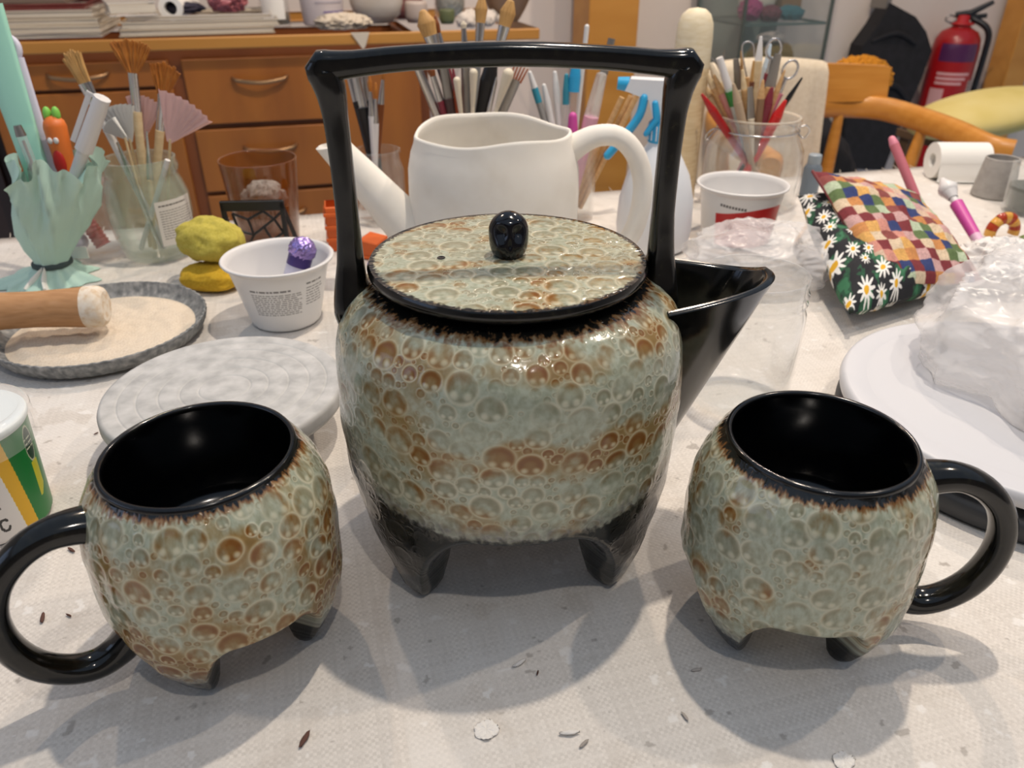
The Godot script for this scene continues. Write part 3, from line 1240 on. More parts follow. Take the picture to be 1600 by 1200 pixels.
	o = thing("rolling_pin", "worn wooden rolling pin with floured end lying across the dish", "rolling pin", a0)
	var dirv := (b0 - a0)
	var pin := MB.new()
	pin.tube(smooth_path([dirv * 0.10, dirv * 0.2, dirv * 0.35, dirv * 0.5, dirv * 0.7, dirv], 3), smooth_list([0.0205, 0.0192, 0.0178, 0.0182, 0.0205, 0.0215], 3), 28, 1.0, 0)
	part(o, "roller", pin, mottled(80, 0.012, ["a0744c", "b38558", "bf936a"], Vector3(10, 60, 60), 0.55))
	var tip := MB.new()
	tip.tube(smooth_path([dirv * 0.0, dirv * 0.012, dirv * 0.03, dirv * 0.06, dirv * 0.10], 2), smooth_list([0.0150, 0.0188, 0.0204, 0.0210, 0.0205], 2), 28, 1.0, 1)
	part(o, "floured_end", tip, mottled(79, 0.03, ["c9ab86", "ded2c0", "e8e2d8"], Vector3(16, 16, 16), 0.9), "end dusted white with flour")

	# empty glass jar
	o = thing("glass_jar", "empty clear glass jar with screw thread behind the kettle spout", "jar", Vector3(0.203, 0, -0.597))
	part(o, "jar_wall", lathed([P(0.0, 0.004), P(0.030, 0.002), P(0.036, 0.0), P(0.041, 0.003), P(0.0440, 0.012), P(0.0455, 0.080), P(0.0450, 0.090), P(0.0425, 0.096), P(0.0425, 0.099), P(0.0445, 0.1005), P(0.0428, 0.103), P(0.0428, 0.107), P(0.0446, 0.1085), P(0.0428, 0.111), P(0.0428, 0.117), P(0.0438, 0.121), P(0.0425, 0.1225), P(0.0408, 0.121), P(0.0405, 0.098), P(0.0435, 0.086), P(0.0425, 0.012), P(0.034, 0.006), P(0.0, 0.007)], 64), M.front_glass)

func props_left() -> void:
	# gauze-wrapped cup
	var o := thing("gauze_wrapped_cup", "cup of tools wrapped in mint gauze tied with dark cord", "cup", Vector3(-0.566, 0, -0.878))
	var mint := mat("b9d8cb", 0.85)
	mint.backlight_enabled = true
	mint.backlight = Color(0.35, 0.4, 0.38)
	var b := MB.new()
	var f := noise(91, 1.2, 3)
	var rows := []
	for p in [[0.0006, 0.052, 0.0, 0.9], [0.006, 0.046, 0.0, 0.8], [0.014, 0.028, 0.006, 0.5], [0.022, 0.0185, 0.010, 0.12], [0.030, 0.0205, 0.012, 0.15], [0.045, 0.0275, 0.016, 0.3], [0.065, 0.036, 0.024, 0.4], [0.090, 0.043, 0.034, 0.5], [0.112, 0.044, 0.040, 0.6], [0.128, 0.043, 0.045, 0.8], [0.140, 0.046, 0.050, 1.0]]:
		var ring := PackedVector3Array()
		for j in 120:
			var a := -PI + TAU * j / 120
			var k: float = 1.0 + p[3] * (0.14 * sin(a * 9.0 + p[0] * 50.0) + 0.14 * sin(a * 5.0 + 1.0 - p[0] * 24.0) + 0.07 * sin(a * 17.0 + p[0] * 90.0) + 0.25 * f.get_noise_3d(sin(a) * 1.5, p[0] * 12.0, cos(a) * 1.5))
			var y: float = p[0]
			if y > 0.12:
				y += 0.012 * sin(a * 4.0 + 0.6) * (y - 0.12) / 0.02 + 0.006 * sin(a * 11.0)
			ring.append(Vector3(p[2] + p[1] * k * sin(a), y, p[1] * k * cos(a)))
		rows.append(ring)
	b.grid(rows, true)
	part(o, "gauze", b, mint)
	part(o, "cord", lathed([P(0.0195, 0.019), P(0.0225, 0.021), P(0.0225, 0.025), P(0.0195, 0.027)], 32), mat("3d4a4a", 0.8), "dark cord tied round the waist").position.x = 0.010
	b = MB.new()
	b.tube([Vector3(0.010, 0.024, 0.021), Vector3(0.004, 0.012, 0.036), Vector3(0.0, 0.0040, 0.046)], [0.002, 0.008, 0.009], 8, 0.25, 1)
	b.tube([Vector3(0.012, 0.024, 0.021), Vector3(0.016, 0.012, 0.036), Vector3(0.022, 0.0040, 0.046)], [0.002, 0.007, 0.008], 8, 0.25, 1)
	part(o, "ribbon_tails", b, M.paper, "white ribbon ends")
	var root := Vector3(-0.5306, 0.0779, -0.88)
	stick("spatula", "wide mint green silicone spatula in the gauze wrapped cup", "spatula", "", root + Vector3(-0.01, 0, 0), Vector3(-0.5709, 0.2986, -0.92), [["handle", 0.0, 0.45, 0.013, 0.017, M.mint, 0.35], ["blade", 0.45, 1.0, 0.017, 0.0235, M.mint, 0.25]])
	o = stick("kitchen_spoon", "lilac plastic utensil with hanging hole in its handle", "utensil", "", root + Vector3(0, 0, -0.012), Vector3(-0.558, 0.2449, -0.93), [["handle", 0.0, 1.0, 0.007, 0.0105, M.lilac, 0.5]])
	b = MB.new()
	var lp := []
	for k in 17:
		var a := TAU * k / 16.0
		lp.append(Vector3(sin(a) * 0.0072, 0.0, 0) + Vector3(0, cos(a) * 0.0105, 0))
	b.tube(lp, [0.0040], 10, 1.0, 0)
	var lpn := part(o, "hanging_loop", b, M.lilac)
	lpn.position.y = root.distance_to(Vector3(-0.558, 0.2449, -0.93)) + 0.008
	var orange := mat("d8702a", 0.45)
	o = stick("carrot_pen", "orange carrot shaped pen with green leaves and open red mouth", "pen", "", Vector3(-0.5168, 0.0809, -0.895), Vector3(-0.5181, 0.1772, -0.9), [["body", 0.0, 0.55, 0.007, 0.0105, orange], ["head", 0.55, 1.0, 0.0105, 0.0125, orange, 1.0, 2]])
	var cl := Vector3(-0.5168, 0.0809, -0.895).distance_to(Vector3(-0.5181, 0.1772, -0.9))
	for s in [-1, 1]:
		b = MB.new()
		b.ball(Vector3(0.0045, 0.008, 0.0045), 12, 8, Vector3(s * 0.005, cl + 0.014, 0))
		part(o, "leaf", b, mat("7cc24e", 0.5))
		b = MB.new()
		b.ball(Vector3(0.003, 0.0036, 0.002), 10, 8, Vector3(s * 0.0034, cl * 0.86, 0.0115))
		part(o, "eye", b, M.white)
	b = MB.new()
	b.ball(Vector3(0.0070, 0.0150, 0.003), 14, 10, Vector3(0, cl * 0.60, 0.0100))
	part(o, "mouth", b, mat("b01a12", 0.5))
	var wp := Vector3(-0.5074, 0.1106, -0.872)
	var wq := Vector3(-0.442, 0.213, -0.872)
	var wl := wp.distance_to(wq)
	o = stick("white_pen", "white pen with clip cap leaning right in gauze cup", "pen", "", wp, wq, [["barrel", 0.0, 0.5, 0.0062, 0.0070, M.white], ["cap", 0.46, 1.0, 0.0098, 0.0088, M.white]])
	part(o, "clip", box(Vector3(0.006, wl * 0.48, 0.002), 0.0008, Vector3(-0.0125, wl * 0.73, 0.002)), M.white)
	part(o, "clip_bridge", box(Vector3(0.016, 0.004, 0.003), 0.0008, Vector3(-0.008, wl * 0.985, 0.002)), M.white)
	stick("clear_pen", "clear ballpoint pen with steel tip beside the mint spatula", "pen", "", Vector3(-0.5336, 0.1043, -0.868), Vector3(-0.5406, 0.1851, -0.868), [["barrel", 0.0, 0.86, 0.005, 0.005, M.clear], ["refill", 0.05, 0.8, 0.0016, 0.0016, M.grey], ["cap", 0.86, 1.0, 0.0055, 0.004, M.steel_dull]])
	stick("steel_pencil", "short silver metal pencil behind the white pen cap", "pencil", "", Vector3(-0.5554, 0.0917, -0.885), Vector3(-0.5419, 0.1461, -0.875), [["barrel", 0.0, 0.8, 0.0055, 0.005, M.steel], ["point", 0.8, 1.0, 0.005, 0.001, M.steel_dull]])
	# jar of bits behind it
	o = thing("storage_jar", "clear lidless jar with red ribbed tube behind gauze cup", "jar", Vector3(-0.556, 0, -0.975))
	part(o, "jar_wall", lathed([P(0.0, 0.003), P(0.042, 0.0), P(0.046, 0.004), P(0.046, 0.03), P(0.043, 0.075), P(0.034, 0.098), P(0.026, 0.108), P(0.025, 0.112), P(0.0225, 0.111), P(0.032, 0.096), P(0.041, 0.074), P(0.044, 0.03), P(0.043, 0.006), P(0.0, 0.005)], 48), M.glass)
	b = MB.new()
	var tp := []
	var tr := []
	for k in 41:
		var t := k / 40.0
		tp.append(Vector3(-0.006, 0.080, 0.012).lerp(Vector3(0.026, 0.018, 0.022), t))
		tr.append(0.0095 + 0.0012 * sin(t * 90.0))
	b.tube(tp, tr, 14, 1.0, 1)
	solo("ribbed_tube", "red ribbed rubber tube inside the clear jar", "tube", b, mat("b03a34", 0.5), Vector3(-0.556, 0.0, -0.975))
	b = MB.new()
	b.ball(Vector3(0.018, 0.014, 0.014), 20, 12, Vector3(-0.012, 0.022, 0.02))
	solo("lilac_ball", "pale lilac oval lump inside the clear jar", "ball", b, M.lilac, Vector3(-0.556, 0.0, -0.975))
	solo("paper_scrap", "torn white paper scrap at the foot of the clear jar", "paper", box(Vector3(0.036, 0.016, 0.0012), 0.0005, Vector3(-0.003, 0.017, 0.0475)), M.paper, Vector3(-0.556, 0.0, -0.975), 3.0)

	# labelled jar with fan brushes
	var jp := Vector3(-0.466, 0, -0.968)
	o = thing("labelled_jar", "glass jar with white printed label holding fan brushes", "jar", jp)
	part(o, "jar_wall", lathed([P(0.0, 0.003), P(0.036, 0.0), P(0.041, 0.004), P(0.0475, 0.028), P(0.0515, 0.055), P(0.0510, 0.080), P(0.0455, 0.098), P(0.0430, 0.104), P(0.0430, 0.109), P(0.0455, 0.111), P(0.0455, 0.118), P(0.0435, 0.120), P(0.0445, 0.126), P(0.0425, 0.127), P(0.0408, 0.124), P(0.0408, 0.104), P(0.0485, 0.080), P(0.0490, 0.055), P(0.0450, 0.028), P(0.037, 0.007), P(0.0, 0.006)], 56), M.glass_green)
	var im := Image.create(128, 160, false, Image.FORMAT_RGB8)
	im.fill(Color("d6d2ca"))
	text_lines(im, 10, 14, 100, 1, 8, 5, Color("4a4742"))
	text_lines(im, 10, 34, 108, 12, 9, 3, Color("77736c"))
	var lm := mat("ffffff", 0.6)
	lm.albedo_texture = tex(im)
	part(o, "paper_label", sector(0.0520, 0.026, 0.082, 32.0, 92.0), lm, "white paper label with small print")
	var foot := jp + Vector3(0, 0.012, 0)
	fan_brush("pale fan brush leaning left out of labelled jar", foot + Vector3(0.014, 0, 0.01), Vector3(-0.5166, 0.2483, -0.97), 0.012, 0.0085, M.bristle_pale, M.white)
	fan_brush("wide fan brush with full bristles in labelled jar", foot + Vector3(-0.008, 0, 0.004), Vector3(-0.4434, 0.2606, -0.97), 0.023, 0.006, M.bristle, M.wood_pale)
	fan_brush("small tilted fan brush standing right in labelled jar", foot + Vector3(-0.012, 0, -0.006), Vector3(-0.4139, 0.2331, -0.985), 0.018, 0.006, M.bristle, M.wood_pale)
	stick("glass_rod", "thin white plastic rod standing inside the labelled jar", "rod", "", foot + Vector3(-0.018, 0, 0.012), Vector3(-0.4209, 0.1277, -0.95), [["rod", 0.0, 1.0, 0.0032, 0.0032, M.white]])
	stick("tweezers", "short steel tool at left inside the labelled jar", "tool", "", foot + Vector3(0.01, 0, 0.016), Vector3(-0.4772, 0.1491, -0.95), [["handle", 0.0, 0.7, 0.0025, 0.003, M.steel], ["tip", 0.7, 1.0, 0.0042, 0.002, M.steel, 0.3]])
	stick("knife", "thin shiny steel knife between the brush handles", "tool", "", foot + Vector3(0.0, 0, 0.012), Vector3(-0.4432, 0.1598, -0.96), [["handle", 0.0, 0.6, 0.003, 0.003, M.wood_pale], ["blade", 0.6, 1.0, 0.0045, 0.001, M.steel, 0.25]])
	var pinkp := mat("ecc8c4", 0.8)
	pinkp.backlight_enabled = true
	pinkp.backlight = Color(0.7, 0.6, 0.6)
	paper_fan("pink folded paper fan at right of the fan brushes", foot + Vector3(0.01, 0, 0.0), Vector3(-0.4168, 0.148, -0.955), Vector3(-0.385, 0.1954, -0.955), 0.034, pinkp)
	paper_fan("pale pink folded paper fan between two brush handles", foot + Vector3(0.0, 0, -0.012), Vector3(-0.4635, 0.1413, -0.985), Vector3(-0.4488, 0.1962, -0.985), 0.022, pinkp)
	paper_fan("white folded paper fan at left of the fan brushes", foot + Vector3(-0.01, 0, -0.006), Vector3(-0.4675, 0.1458, -0.965), Vector3(-0.4759, 0.1893, -0.965), 0.024, M.paper)
	paper_fan("narrow white paper fan low behind the white pen", foot + Vector3(-0.004, 0, 0.006), Vector3(-0.4658, 0.151, -0.955), Vector3(-0.487, 0.1705, -0.955), 0.012, M.paper)

	# amber tumbler
	o = thing("amber_tumbler", "brown amber glass tumbler before the orange drawers", "glass", Vector3(-0.334, 0, -1.02))
	part(o, "glass_wall", lathed([P(0.0, 0.0), P(0.0, 0.0), P(0.036, 0.0), P(0.040, 0.004), P(0.0455, 0.06), P(0.0500, 0.112), P(0.0492, 0.1135), P(0.0478, 0.112), P(0.0435, 0.06), P(0.038, 0.010), P(0.0, 0.009)], 56), M.amber)
	var ts := crumpled(Vector3(0.026, 0.022, 0.02), Vector3(0.0, 0, 0), 95, 1.8, 0.2, -99.0, 40, 24)
	solo("crumpled_tissue", "crumpled white tissue inside the amber tumbler", "tissue", ts, M.paper, Vector3(-0.328, 0.062, -1.005))
	# black lattice stand
	o = thing("lattice_stand", "black stand with cut out branching lattice before the amber tumbler", "stand", Vector3(-0.322, 0, -0.935), 4.0)
	var blk := mat("1b1c1f", 0.45)
	b = MB.new()
	b.rbox(Vector3(0.078, 0.013, 0.006), 0.0015, Vector3(0, 0.0755, 0))
	b.rbox(Vector3(0.078, 0.008, 0.006), 0.0015, Vector3(0, 0.005, 0))
	for s in [-1, 1]:
		b.rbox(Vector3(0.006, 0.08, 0.006), 0.0015, Vector3(s * 0.036, 0.041, 0))
	part(o, "frame", b, blk)
	var nodes := [[-0.033, 0.030], [-0.022, 0.044], [-0.026, 0.066], [-0.008, 0.058], [-0.004, 0.038], [-0.014, 0.022], [0.010, 0.048], [0.012, 0.068], [0.024, 0.058], [0.018, 0.030], [0.033, 0.040], [0.006, 0.016], [-0.006, 0.006], [0.024, 0.008], [-0.028, 0.010], [0.033, 0.066]]
	for e in [[0, 1], [1, 2], [1, 4], [2, 3], [3, 4], [4, 5], [5, 0], [3, 7], [4, 6], [6, 8], [7, 8], [6, 9], [9, 10], [8, 15], [9, 11], [11, 12], [5, 12], [11, 13], [5, 14], [8, 10]]:
		b = MB.new()
		var p0: Array = nodes[e[0]]
		var p1: Array = nodes[e[1]]
		b.tube([Vector3(p0[0], p0[1], 0), Vector3(p1[0], p1[1], 0)], [0.0017, 0.0017], 6, 1.0, 1)
		part(o, "lattice_bar", b, blk)
	b = MB.new()
	b.tube([Vector3(0.036, 0.076, 0), Vector3(0.046, 0.004, -0.03)], [0.003, 0.003], 8, 1.0, 1)
	b.tube([Vector3(-0.036, 0.076, 0), Vector3(-0.040, 0.004, -0.03)], [0.003, 0.003], 8, 1.0, 1)
	part(o, "prop_legs", b, blk)
	# sponges
	var yel := mottled(97, 0.05, ["a39735", "b8aa48", "c2b65c"], Vector3(20, 20, 20), 0.95, 0.05)
	var yel2 := mottled(98, 0.05, ["bb9218", "cda428", "d8b43a"], Vector3(20, 20, 20), 0.95, 0.05)
	b = crumpled(Vector3(0.038, 0.0165, 0.027), Vector3(0, 0.0150, 0), 102, 1.0, 0.08, 0.001, 56, 32, false)
	solo("flat_sponge", "flat golden yellow sponge slice lying under the big sponge", "sponge", b, yel2, Vector3(-0.357, 0, -0.855), -12.0)
	b = crumpled(Vector3(0.042, 0.0265, 0.030), Vector3(0, 0.0, 0), 104, 0.9, 0.12, -99.0, 56, 36, false)
	solo("yellow_sponge", "rounded yellow sponge resting on the flat sponge slice", "sponge", b, yel, Vector3(-0.357, 0.0540, -0.870), -20.0)

	# white plastic pot with print, bottle in it
	im = Image.create(512, 160, false, Image.FORMAT_RGB8)
	im.fill(Color("dedcd9"))
	text_lines(im, 205, 34, 72, 1, 8, 5, Color("6e6c6a"))
	text_lines(im, 205, 46, 92, 11, 6, 3, Color("8b8987"))
	text_lines(im, 306, 24, 40, 1, 8, 5, Color("6e6c6a"))
	text_lines(im, 306, 38, 42, 7, 8, 3, Color("807e7c"))
	pm_pot(Vector3(-0.247, 0, -0.767), 12.0, "white plastic pot with grey small print", im, 0.036, 0.0520, 0.072, 0.0585)
	var ba := Vector3(-0.243, 0.018, -0.764)
	var bb := Vector3(-0.2202, 0.081, -0.775)
	o = stick("foil_bottle", "small clear bottle with purple foil cap in printed white pot", "bottle", "", ba, bb, [["bottle_body", 0.0, 0.72, 0.0125, 0.0125, M.lilac, 1.0, 2]])
	var bl := ba.distance_to(bb)
	b = crumpled(Vector3(0.0135, 0.013, 0.0135), Vector3(0, bl * 0.93, 0), 107, 2.4, 0.10, -99.0, 48, 30)
	part(o, "foil_cap", b, mat("a58fd0", 0.22, 0.75), "crinkled purple foil cap")
	b = MB.new()
	b.tube([Vector3(0, bl * 0.68, 0), Vector3(0, bl * 0.86, 0)], [0.0128, 0.0128], 20, 1.0, 0)
	part(o, "foil_skirt", b, mat("4a3a78", 0.3, 0.5))
	# orange plastic blocks
	var om := mat("dc6420", 0.45)
	o = thing("orange_block", "orange ribbed plastic block behind the printed white pot", "block", Vector3(-0.2279, -0, -0.9976), 12.0)
	part(o, "block_body", box(Vector3(0.040, 0.060, 0.036), 0.002, Vector3(0, 0.030, 0)), om)
	for k in 3:
		part(o, "rib", box(Vector3(0.044, 0.005, 0.040), 0.001, Vector3(0, 0.016 + k * 0.017, 0)), om)
	o = thing("orange_wedge", "low orange plastic wedge beside the ribbed block", "block", Vector3(-0.1863, -0, -0.9657), -14.0)
	b = MB.new()
	b.prism(PackedVector2Array([Vector2(-0.02, 0.0), Vector2(0.022, 0.0), Vector2(0.018, 0.022), Vector2(-0.006, 0.026), Vector2(-0.02, 0.016)]), 0.036, 0.0015)
	part(o, "wedge_body", b, om)
	part(o, "wedge_lip", box(Vector3(0.046, 0.004, 0.040), 0.001, Vector3(0, 0.003, 0)), om)

func pm_pot(at: Vector3, turn: float, label: String, im: Image, r0: float, r1: float, h: float, rr: float) -> void:
	var m := mat("ffffff", 0.35)
	m.albedo_texture = tex(im)
	var o := thing("plastic_pot", label, "pot", at, turn, "")
	part(o, "pot_wall", lathed([P(r0, 0.002), P(r0 + 0.001, 0.004), P(r1, h - 0.006)], 72), m)
	part(o, "pot_rim", lathed([P(0.0, 0.0), P(0.0, 0.0), P(r0 - 0.002, 0.0), P(r0, 0.002), P(r0, 0.002), P(r1, h - 0.006), P(r1, h - 0.006), P(r1 + 0.0015, h - 0.003), P(rr - 0.001, h - 0.002), P(rr, h), P(rr - 0.0015, h + 0.0015), P(r1 + 0.001, h), P(r1 - 0.0012, h - 0.006), P(r0 - 0.0012, 0.006), P(0.0, 0.004)], 72), M.white)

func fan_brush(label: String, a: Vector3, b: Vector3, wide: float, ferr: float, bm: Material, hm: Material) -> void:
	var len := a.distance_to(b)
	var fl := 0.040
	var f0 := 1.0 - (0.040 + fl) / len
	var f1 := 1.0 - 0.036 / len
	var o := stick("fan_brush", label, "brush", "fan brushes in the labelled jar", a, b, [["handle", 0.0, f0, 0.0035, 0.0055, hm], ["ferrule", f0, f1, 0.0055, ferr, M.steel, 0.7]])
	# bristles spread as one fan of many tapering locks
	var m := MB.new()
	var n := 26
	for k in n:
		var t := -1.0 + 2.0 * k / (n - 1)
		var l := 0.036 * (1.0 - 0.16 * t * t) + rng.randf_range(-0.002, 0.002)
		var p0 := Vector3(t * ferr * 0.75, f1 * len - 0.002, 0)
		var p1 := Vector3(t * wide * 0.72, f1 * len + l * 0.6, rng.randf_range(-0.001, 0.001))
		var p2 := Vector3(t * wide, f1 * len + l, rng.randf_range(-0.001, 0.001))
		m.tube([p0, p1, p2], [0.0016, 0.0020, 0.0011], 5, 0.7, 1)
	part(o, "bristles", m, bm)

func paper_fan(label: String, foot: Vector3, low: Vector3, high: Vector3, wide: float, m: Material) -> void:
	var o := thing("paper_fan", label, "paper fan", low, 0, "folded paper fans in the labelled jar")
	var y := (high - low)
	var len := y.length()
	y = y.normalized()
	var x := y.cross(Vector3(0, 0, 1)).normalized()
	o.basis = Basis(x, y, x.cross(y))
	var b := MB.new()
	for side in [1, -1]:
		var rows := []
		for i in 6:
			var ring := PackedVector3Array()
			for j in 17:
				var jj := j if side > 0 else 16 - j
				var t := -1.0 + 2.0 * jj / 16.0
				var r := i / 5.0
				ring.append(Vector3(t * wide * (0.08 + 0.92 * r), len * r * (1.0 - 0.12 * t * t), (0.0035 if jj % 2 else -0.0035) * r + side * 0.0005))
			rows.append(ring)
		b.grid(rows, false)
	part(o, "pleats", b, m)
	b = MB.new()
	var local := o.transform.affine_inverse() * foot
	b.tube([local, Vector3(0, 0.004, 0)], [0.0016, 0.0016], 6, 1.0, 1)
	part(o, "stem", b, M.wood_pale)

func round_brush(label: String, group: String, a: Vector3, b: Vector3, hair: float, wide: float, flat: float, bm: Material, hm: Material) -> void:
	# handle, ferrule, tapering head
	var len := a.distance_to(b)
	var f1 := 1.0 - hair / len
	var f0 := maxf(0.1, f1 - 0.032 / len)
	stick("paint_brush", label, "brush", group, a, b, [["handle", 0.0, f0, 0.0034, 0.0050, hm], ["ferrule", f0, f1, 0.0050, wide * 0.75, M.steel, lerpf(1.0, flat, 0.5)], ["bristles", f1, f1 + (1.0 - f1) * 0.55, wide * 0.75, wide, bm, flat, 0], ["bristle_tip", f1 + (1.0 - f1) * 0.55, 1.0, wide, wide * 0.45, bm, flat, 2]])

func props_middle() -> void:
	# unglazed white teapot
	var o := thing("bisque_teapot", "unglazed white teapot without lid behind the kettle", "teapot", Vector3(-0.021, 0, -0.880))
	var b := MB.new()
	var f := noise(111, 1.4, 2)
	var rows := []
	var prof := [[0.0, 0.0], [0.074, 0.0], [0.080, 0.003], [0.0925, 0.03], [0.0975, 0.07], [0.0980, 0.11], [0.0962, 0.138], [0.0920, 0.157], [0.0885, 0.168], [0.0880, 0.1755], [0.0866, 0.1785], [0.0842, 0.1780], [0.0832, 0.1740], [0.0850, 0.166], [0.0920, 0.13], [0.0935, 0.07], [0.086, 0.02], [0.07, 0.008], [0.0, 0.007]]
	for p in prof:
		var ring := PackedVector3Array()
		for j in 96:
			var a := -PI + TAU * j / 96
			var k: float = 1.0 + 0.012 * f.get_noise_3d(sin(a), p[1] * 12.0, cos(a))
			var y: float = p[1]
			if y > 0.15:
				y += 0.0035 * sin(a * 2.0 + 0.7) * (y - 0.15) / 0.03 + 0.0016 * sin(a * 5.0) * (y - 0.15) / 0.03
			ring.append(Vector3(p[0] * k * sin(a), y, p[0] * k * cos(a)))
		rows.append(ring)
	b.grid(rows, true)
	part(o, "body", b, M.bisque)
	var org := Vector3(-0.021, 0, -0.880)
	b = MB.new()
	var s0 := Vector3(-0.1084, 0.0591, -0.862) - org
	var s1 := Vector3(-0.1975, 0.1659, -0.862) - org
	var ax := (s1 - s0).normalized()
	var sl := s0.distance_to(s1)
	var wall := []
	var ry := ax.cross(Vector3(0, 0, 1)).normalized()
	for i in 12:
		var t := i / 11.0
		var ring := PackedVector3Array()
		for j in 32:
			var a := TAU * j / 32
			var n := ry * cos(a) + ax.cross(ry) * sin(a)
			var r := lerpf(0.0290, 0.0165, pow(t, 0.8))
			# the mouth is cut off nearly level
			var cut := n.dot(Vector3(ax.x, 0, ax.z).normalized()) * 0.75 * r * smoothstep(0.6, 1.0, t)
			ring.append(s0 + ax * (sl * t - cut * -0.9) + n * r)
		wall.append(ring)
	var inner := []
	for i in 5:
		var ring := PackedVector3Array()
		for j in 32:
			var c: Vector3 = wall[11 - i][j]
			var mid: Vector3 = s0 + ax * (sl * (11 - i) / 11.0)
			var off := c - mid
			ring.append(mid + off - (off - ax * off.dot(ax)).normalized() * 0.0042)
		inner.append(ring)
	b.grid(wall, true)
	b.grid([wall[11], inner[0]], true)
	b.grid(inner, true)
	part(o, "spout", b, M.bisque)
	b = MB.new()
	var hp := []
	for q in [Vector3(0.0601, 0.1539, -0.872), Vector3(0.0753, 0.165, -0.872), Vector3(0.0947, 0.1733, -0.872), Vector3(0.1175, 0.172, -0.872), Vector3(0.1373, 0.1539, -0.872), Vector3(0.1485, 0.1238, -0.872), Vector3(0.1484, 0.0896, -0.872), Vector3(0.139, 0.0572, -0.872), Vector3(0.1164, 0.0317, -0.872), Vector3(0.0809, 0.0211, -0.872)]:
		hp.append(q - org)
	b.tube(smooth_path(hp, 4), smooth_list([0.017, 0.0148, 0.0130, 0.0126, 0.0126, 0.0126, 0.0126, 0.0126, 0.0130, 0.014], 4), 20, 0.9, 1)
	part(o, "handle", b, M.bisque)

	# jar of black handled brushes, left of the teapot
	var at := Vector3(-0.192, 0, -1.11)
	o = thing("brush_jar", "clear glass jar of black handled brushes behind teapot spout", "jar", at)
	part(o, "jar_wall", lathed([P(0.0, 0.003), P(0.032, 0.0), P(0.0355, 0.004), P(0.036, 0.075), P(0.031, 0.090), P(0.031, 0.098), P(0.033, 0.100), P(0.033, 0.104), P(0.030, 0.104), P(0.029, 0.090), P(0.0335, 0.074), P(0.033, 0.008), P(0.0, 0.006)], 48), M.glass)
	var g := "brushes in the jar behind the teapot spout"
	var ft := at + Vector3(0, 0.0125, 0)
	round_brush("thick black handled brush with worn silver ferrule", g, ft + Vector3(0.006, 0, 0.01), Vector3(-0.2255, 0.2182, -1.12), 0.02, 0.006, 0.5, M.bristle_pale, M.black_plastic)
	stick("paint_brush", "broad black handled brush with bare silver ferrule", "brush", g, ft + Vector3(0.004, 0, 0.0), Vector3(-0.2134, 0.2091, -1.115), [["handle", 0.0, 0.75, 0.006, 0.0115, M.black_plastic], ["ferrule", 0.75, 1.0, 0.0075, 0.006, M.steel, 0.6]])
	stick("paint_brush", "second black handled brush standing behind the first", "brush", g, ft + Vector3(0.0, 0, -0.012), Vector3(-0.2037, 0.2104, -1.13), [["handle", 0.0, 0.78, 0.005, 0.0095, M.black_plastic], ["ferrule", 0.78, 1.0, 0.006, 0.005, M.steel, 0.6]])
	round_brush("thin white handled brush with long amber hair", g, ft + Vector3(-0.004, 0, 0.012), Vector3(-0.1916, 0.2031, -1.1), 0.02, 0.003, 1.0, M.bristle, M.white)
	round_brush("second thin white handled brush beside a dark one", g, ft + Vector3(-0.010, 0, 0.010), Vector3(-0.1839, 0.1934, -1.1), 0.02, 0.0028, 1.0, M.bristle, M.white)
	round_brush("slim dark brown brush at right of white handled brushes", g, ft + Vector3(-0.014, 0, 0.0), Vector3(-0.173, 0.2156, -1.115), 0.02, 0.003, 1.0, M.bristle, M.orange_dark)

	# pot of mixed brushes behind the teapot
	at = Vector3(-0.062, 0, -1.09)
	o = thing("brush_pot", "dark pot of mixed brushes hidden behind the white teapot", "pot", at)
	part(o, "pot_wall", lathed([P(0.0, 0.0), P(0.0, 0.0), P(0.042, 0.0), P(0.046, 0.004), P(0.048, 0.115), P(0.046, 0.117), P(0.0445, 0.115), P(0.043, 0.008), P(0.0, 0.006)], 40), M.dark_blue)
	g = "brushes in the pot behind the white teapot"
	ft = at + Vector3(0, 0.0125, 0)
	round_brush("round brush with fat orange bristles above kettle handle", g, ft + Vector3(0.024, 0, 0.0), Vector3(-0.115, 0.2791, -1.1), 0.028, 0.0125, 0.7, M.bristle_pale, M.dark_blue)
	round_brush("small brush with dark brown tip above kettle handle", g, ft + Vector3(0.016, 0, -0.01), Vector3(-0.1013, 0.2731, -1.12), 0.02, 0.0036, 1.0, M.orange_dark, M.maroon)
	round_brush("bare silver ferrule brush with pale worn tip", g, ft + Vector3(0.006, 0, -0.02), Vector3(-0.065, 0.2661, -1.13), 0.008, 0.0045, 0.5, M.cream, M.grey)
	round_brush("filbert brush with yellow bristles at top of frame", g, ft + Vector3(-0.002, 0, -0.01), Vector3(-0.0392, 0.2958, -1.12), 0.030, 0.0085, 0.5, M.bristle_pale, M.grey)
	round_brush("flat brush with square yellow bristles before the brown bowl", g, ft + Vector3(-0.02, 0, 0.0), Vector3(-0.0016, 0.2925, -1.1), 0.030, 0.0105, 0.35, M.bristle_pale, M.black_plastic)
	stick("paint_brush", "teal handled brush with splashed silver ferrule", "brush", g, ft + Vector3(0.016, 0, 0.016), Vector3(-0.123, 0.2183, -1.07), [["handle", 0.0, 0.62, 0.005, 0.006, mat("20303a", 0.4)], ["ferrule", 0.62, 1.0, 0.0065, 0.0055, M.steel, 0.6]])
	round_brush("dark maroon handled brush under the kettle handle bar", g, ft + Vector3(0.012, 0, 0.02), Vector3(-0.1059, 0.219, -1.065), 0.012, 0.005, 0.8, M.orange_dark, M.maroon)
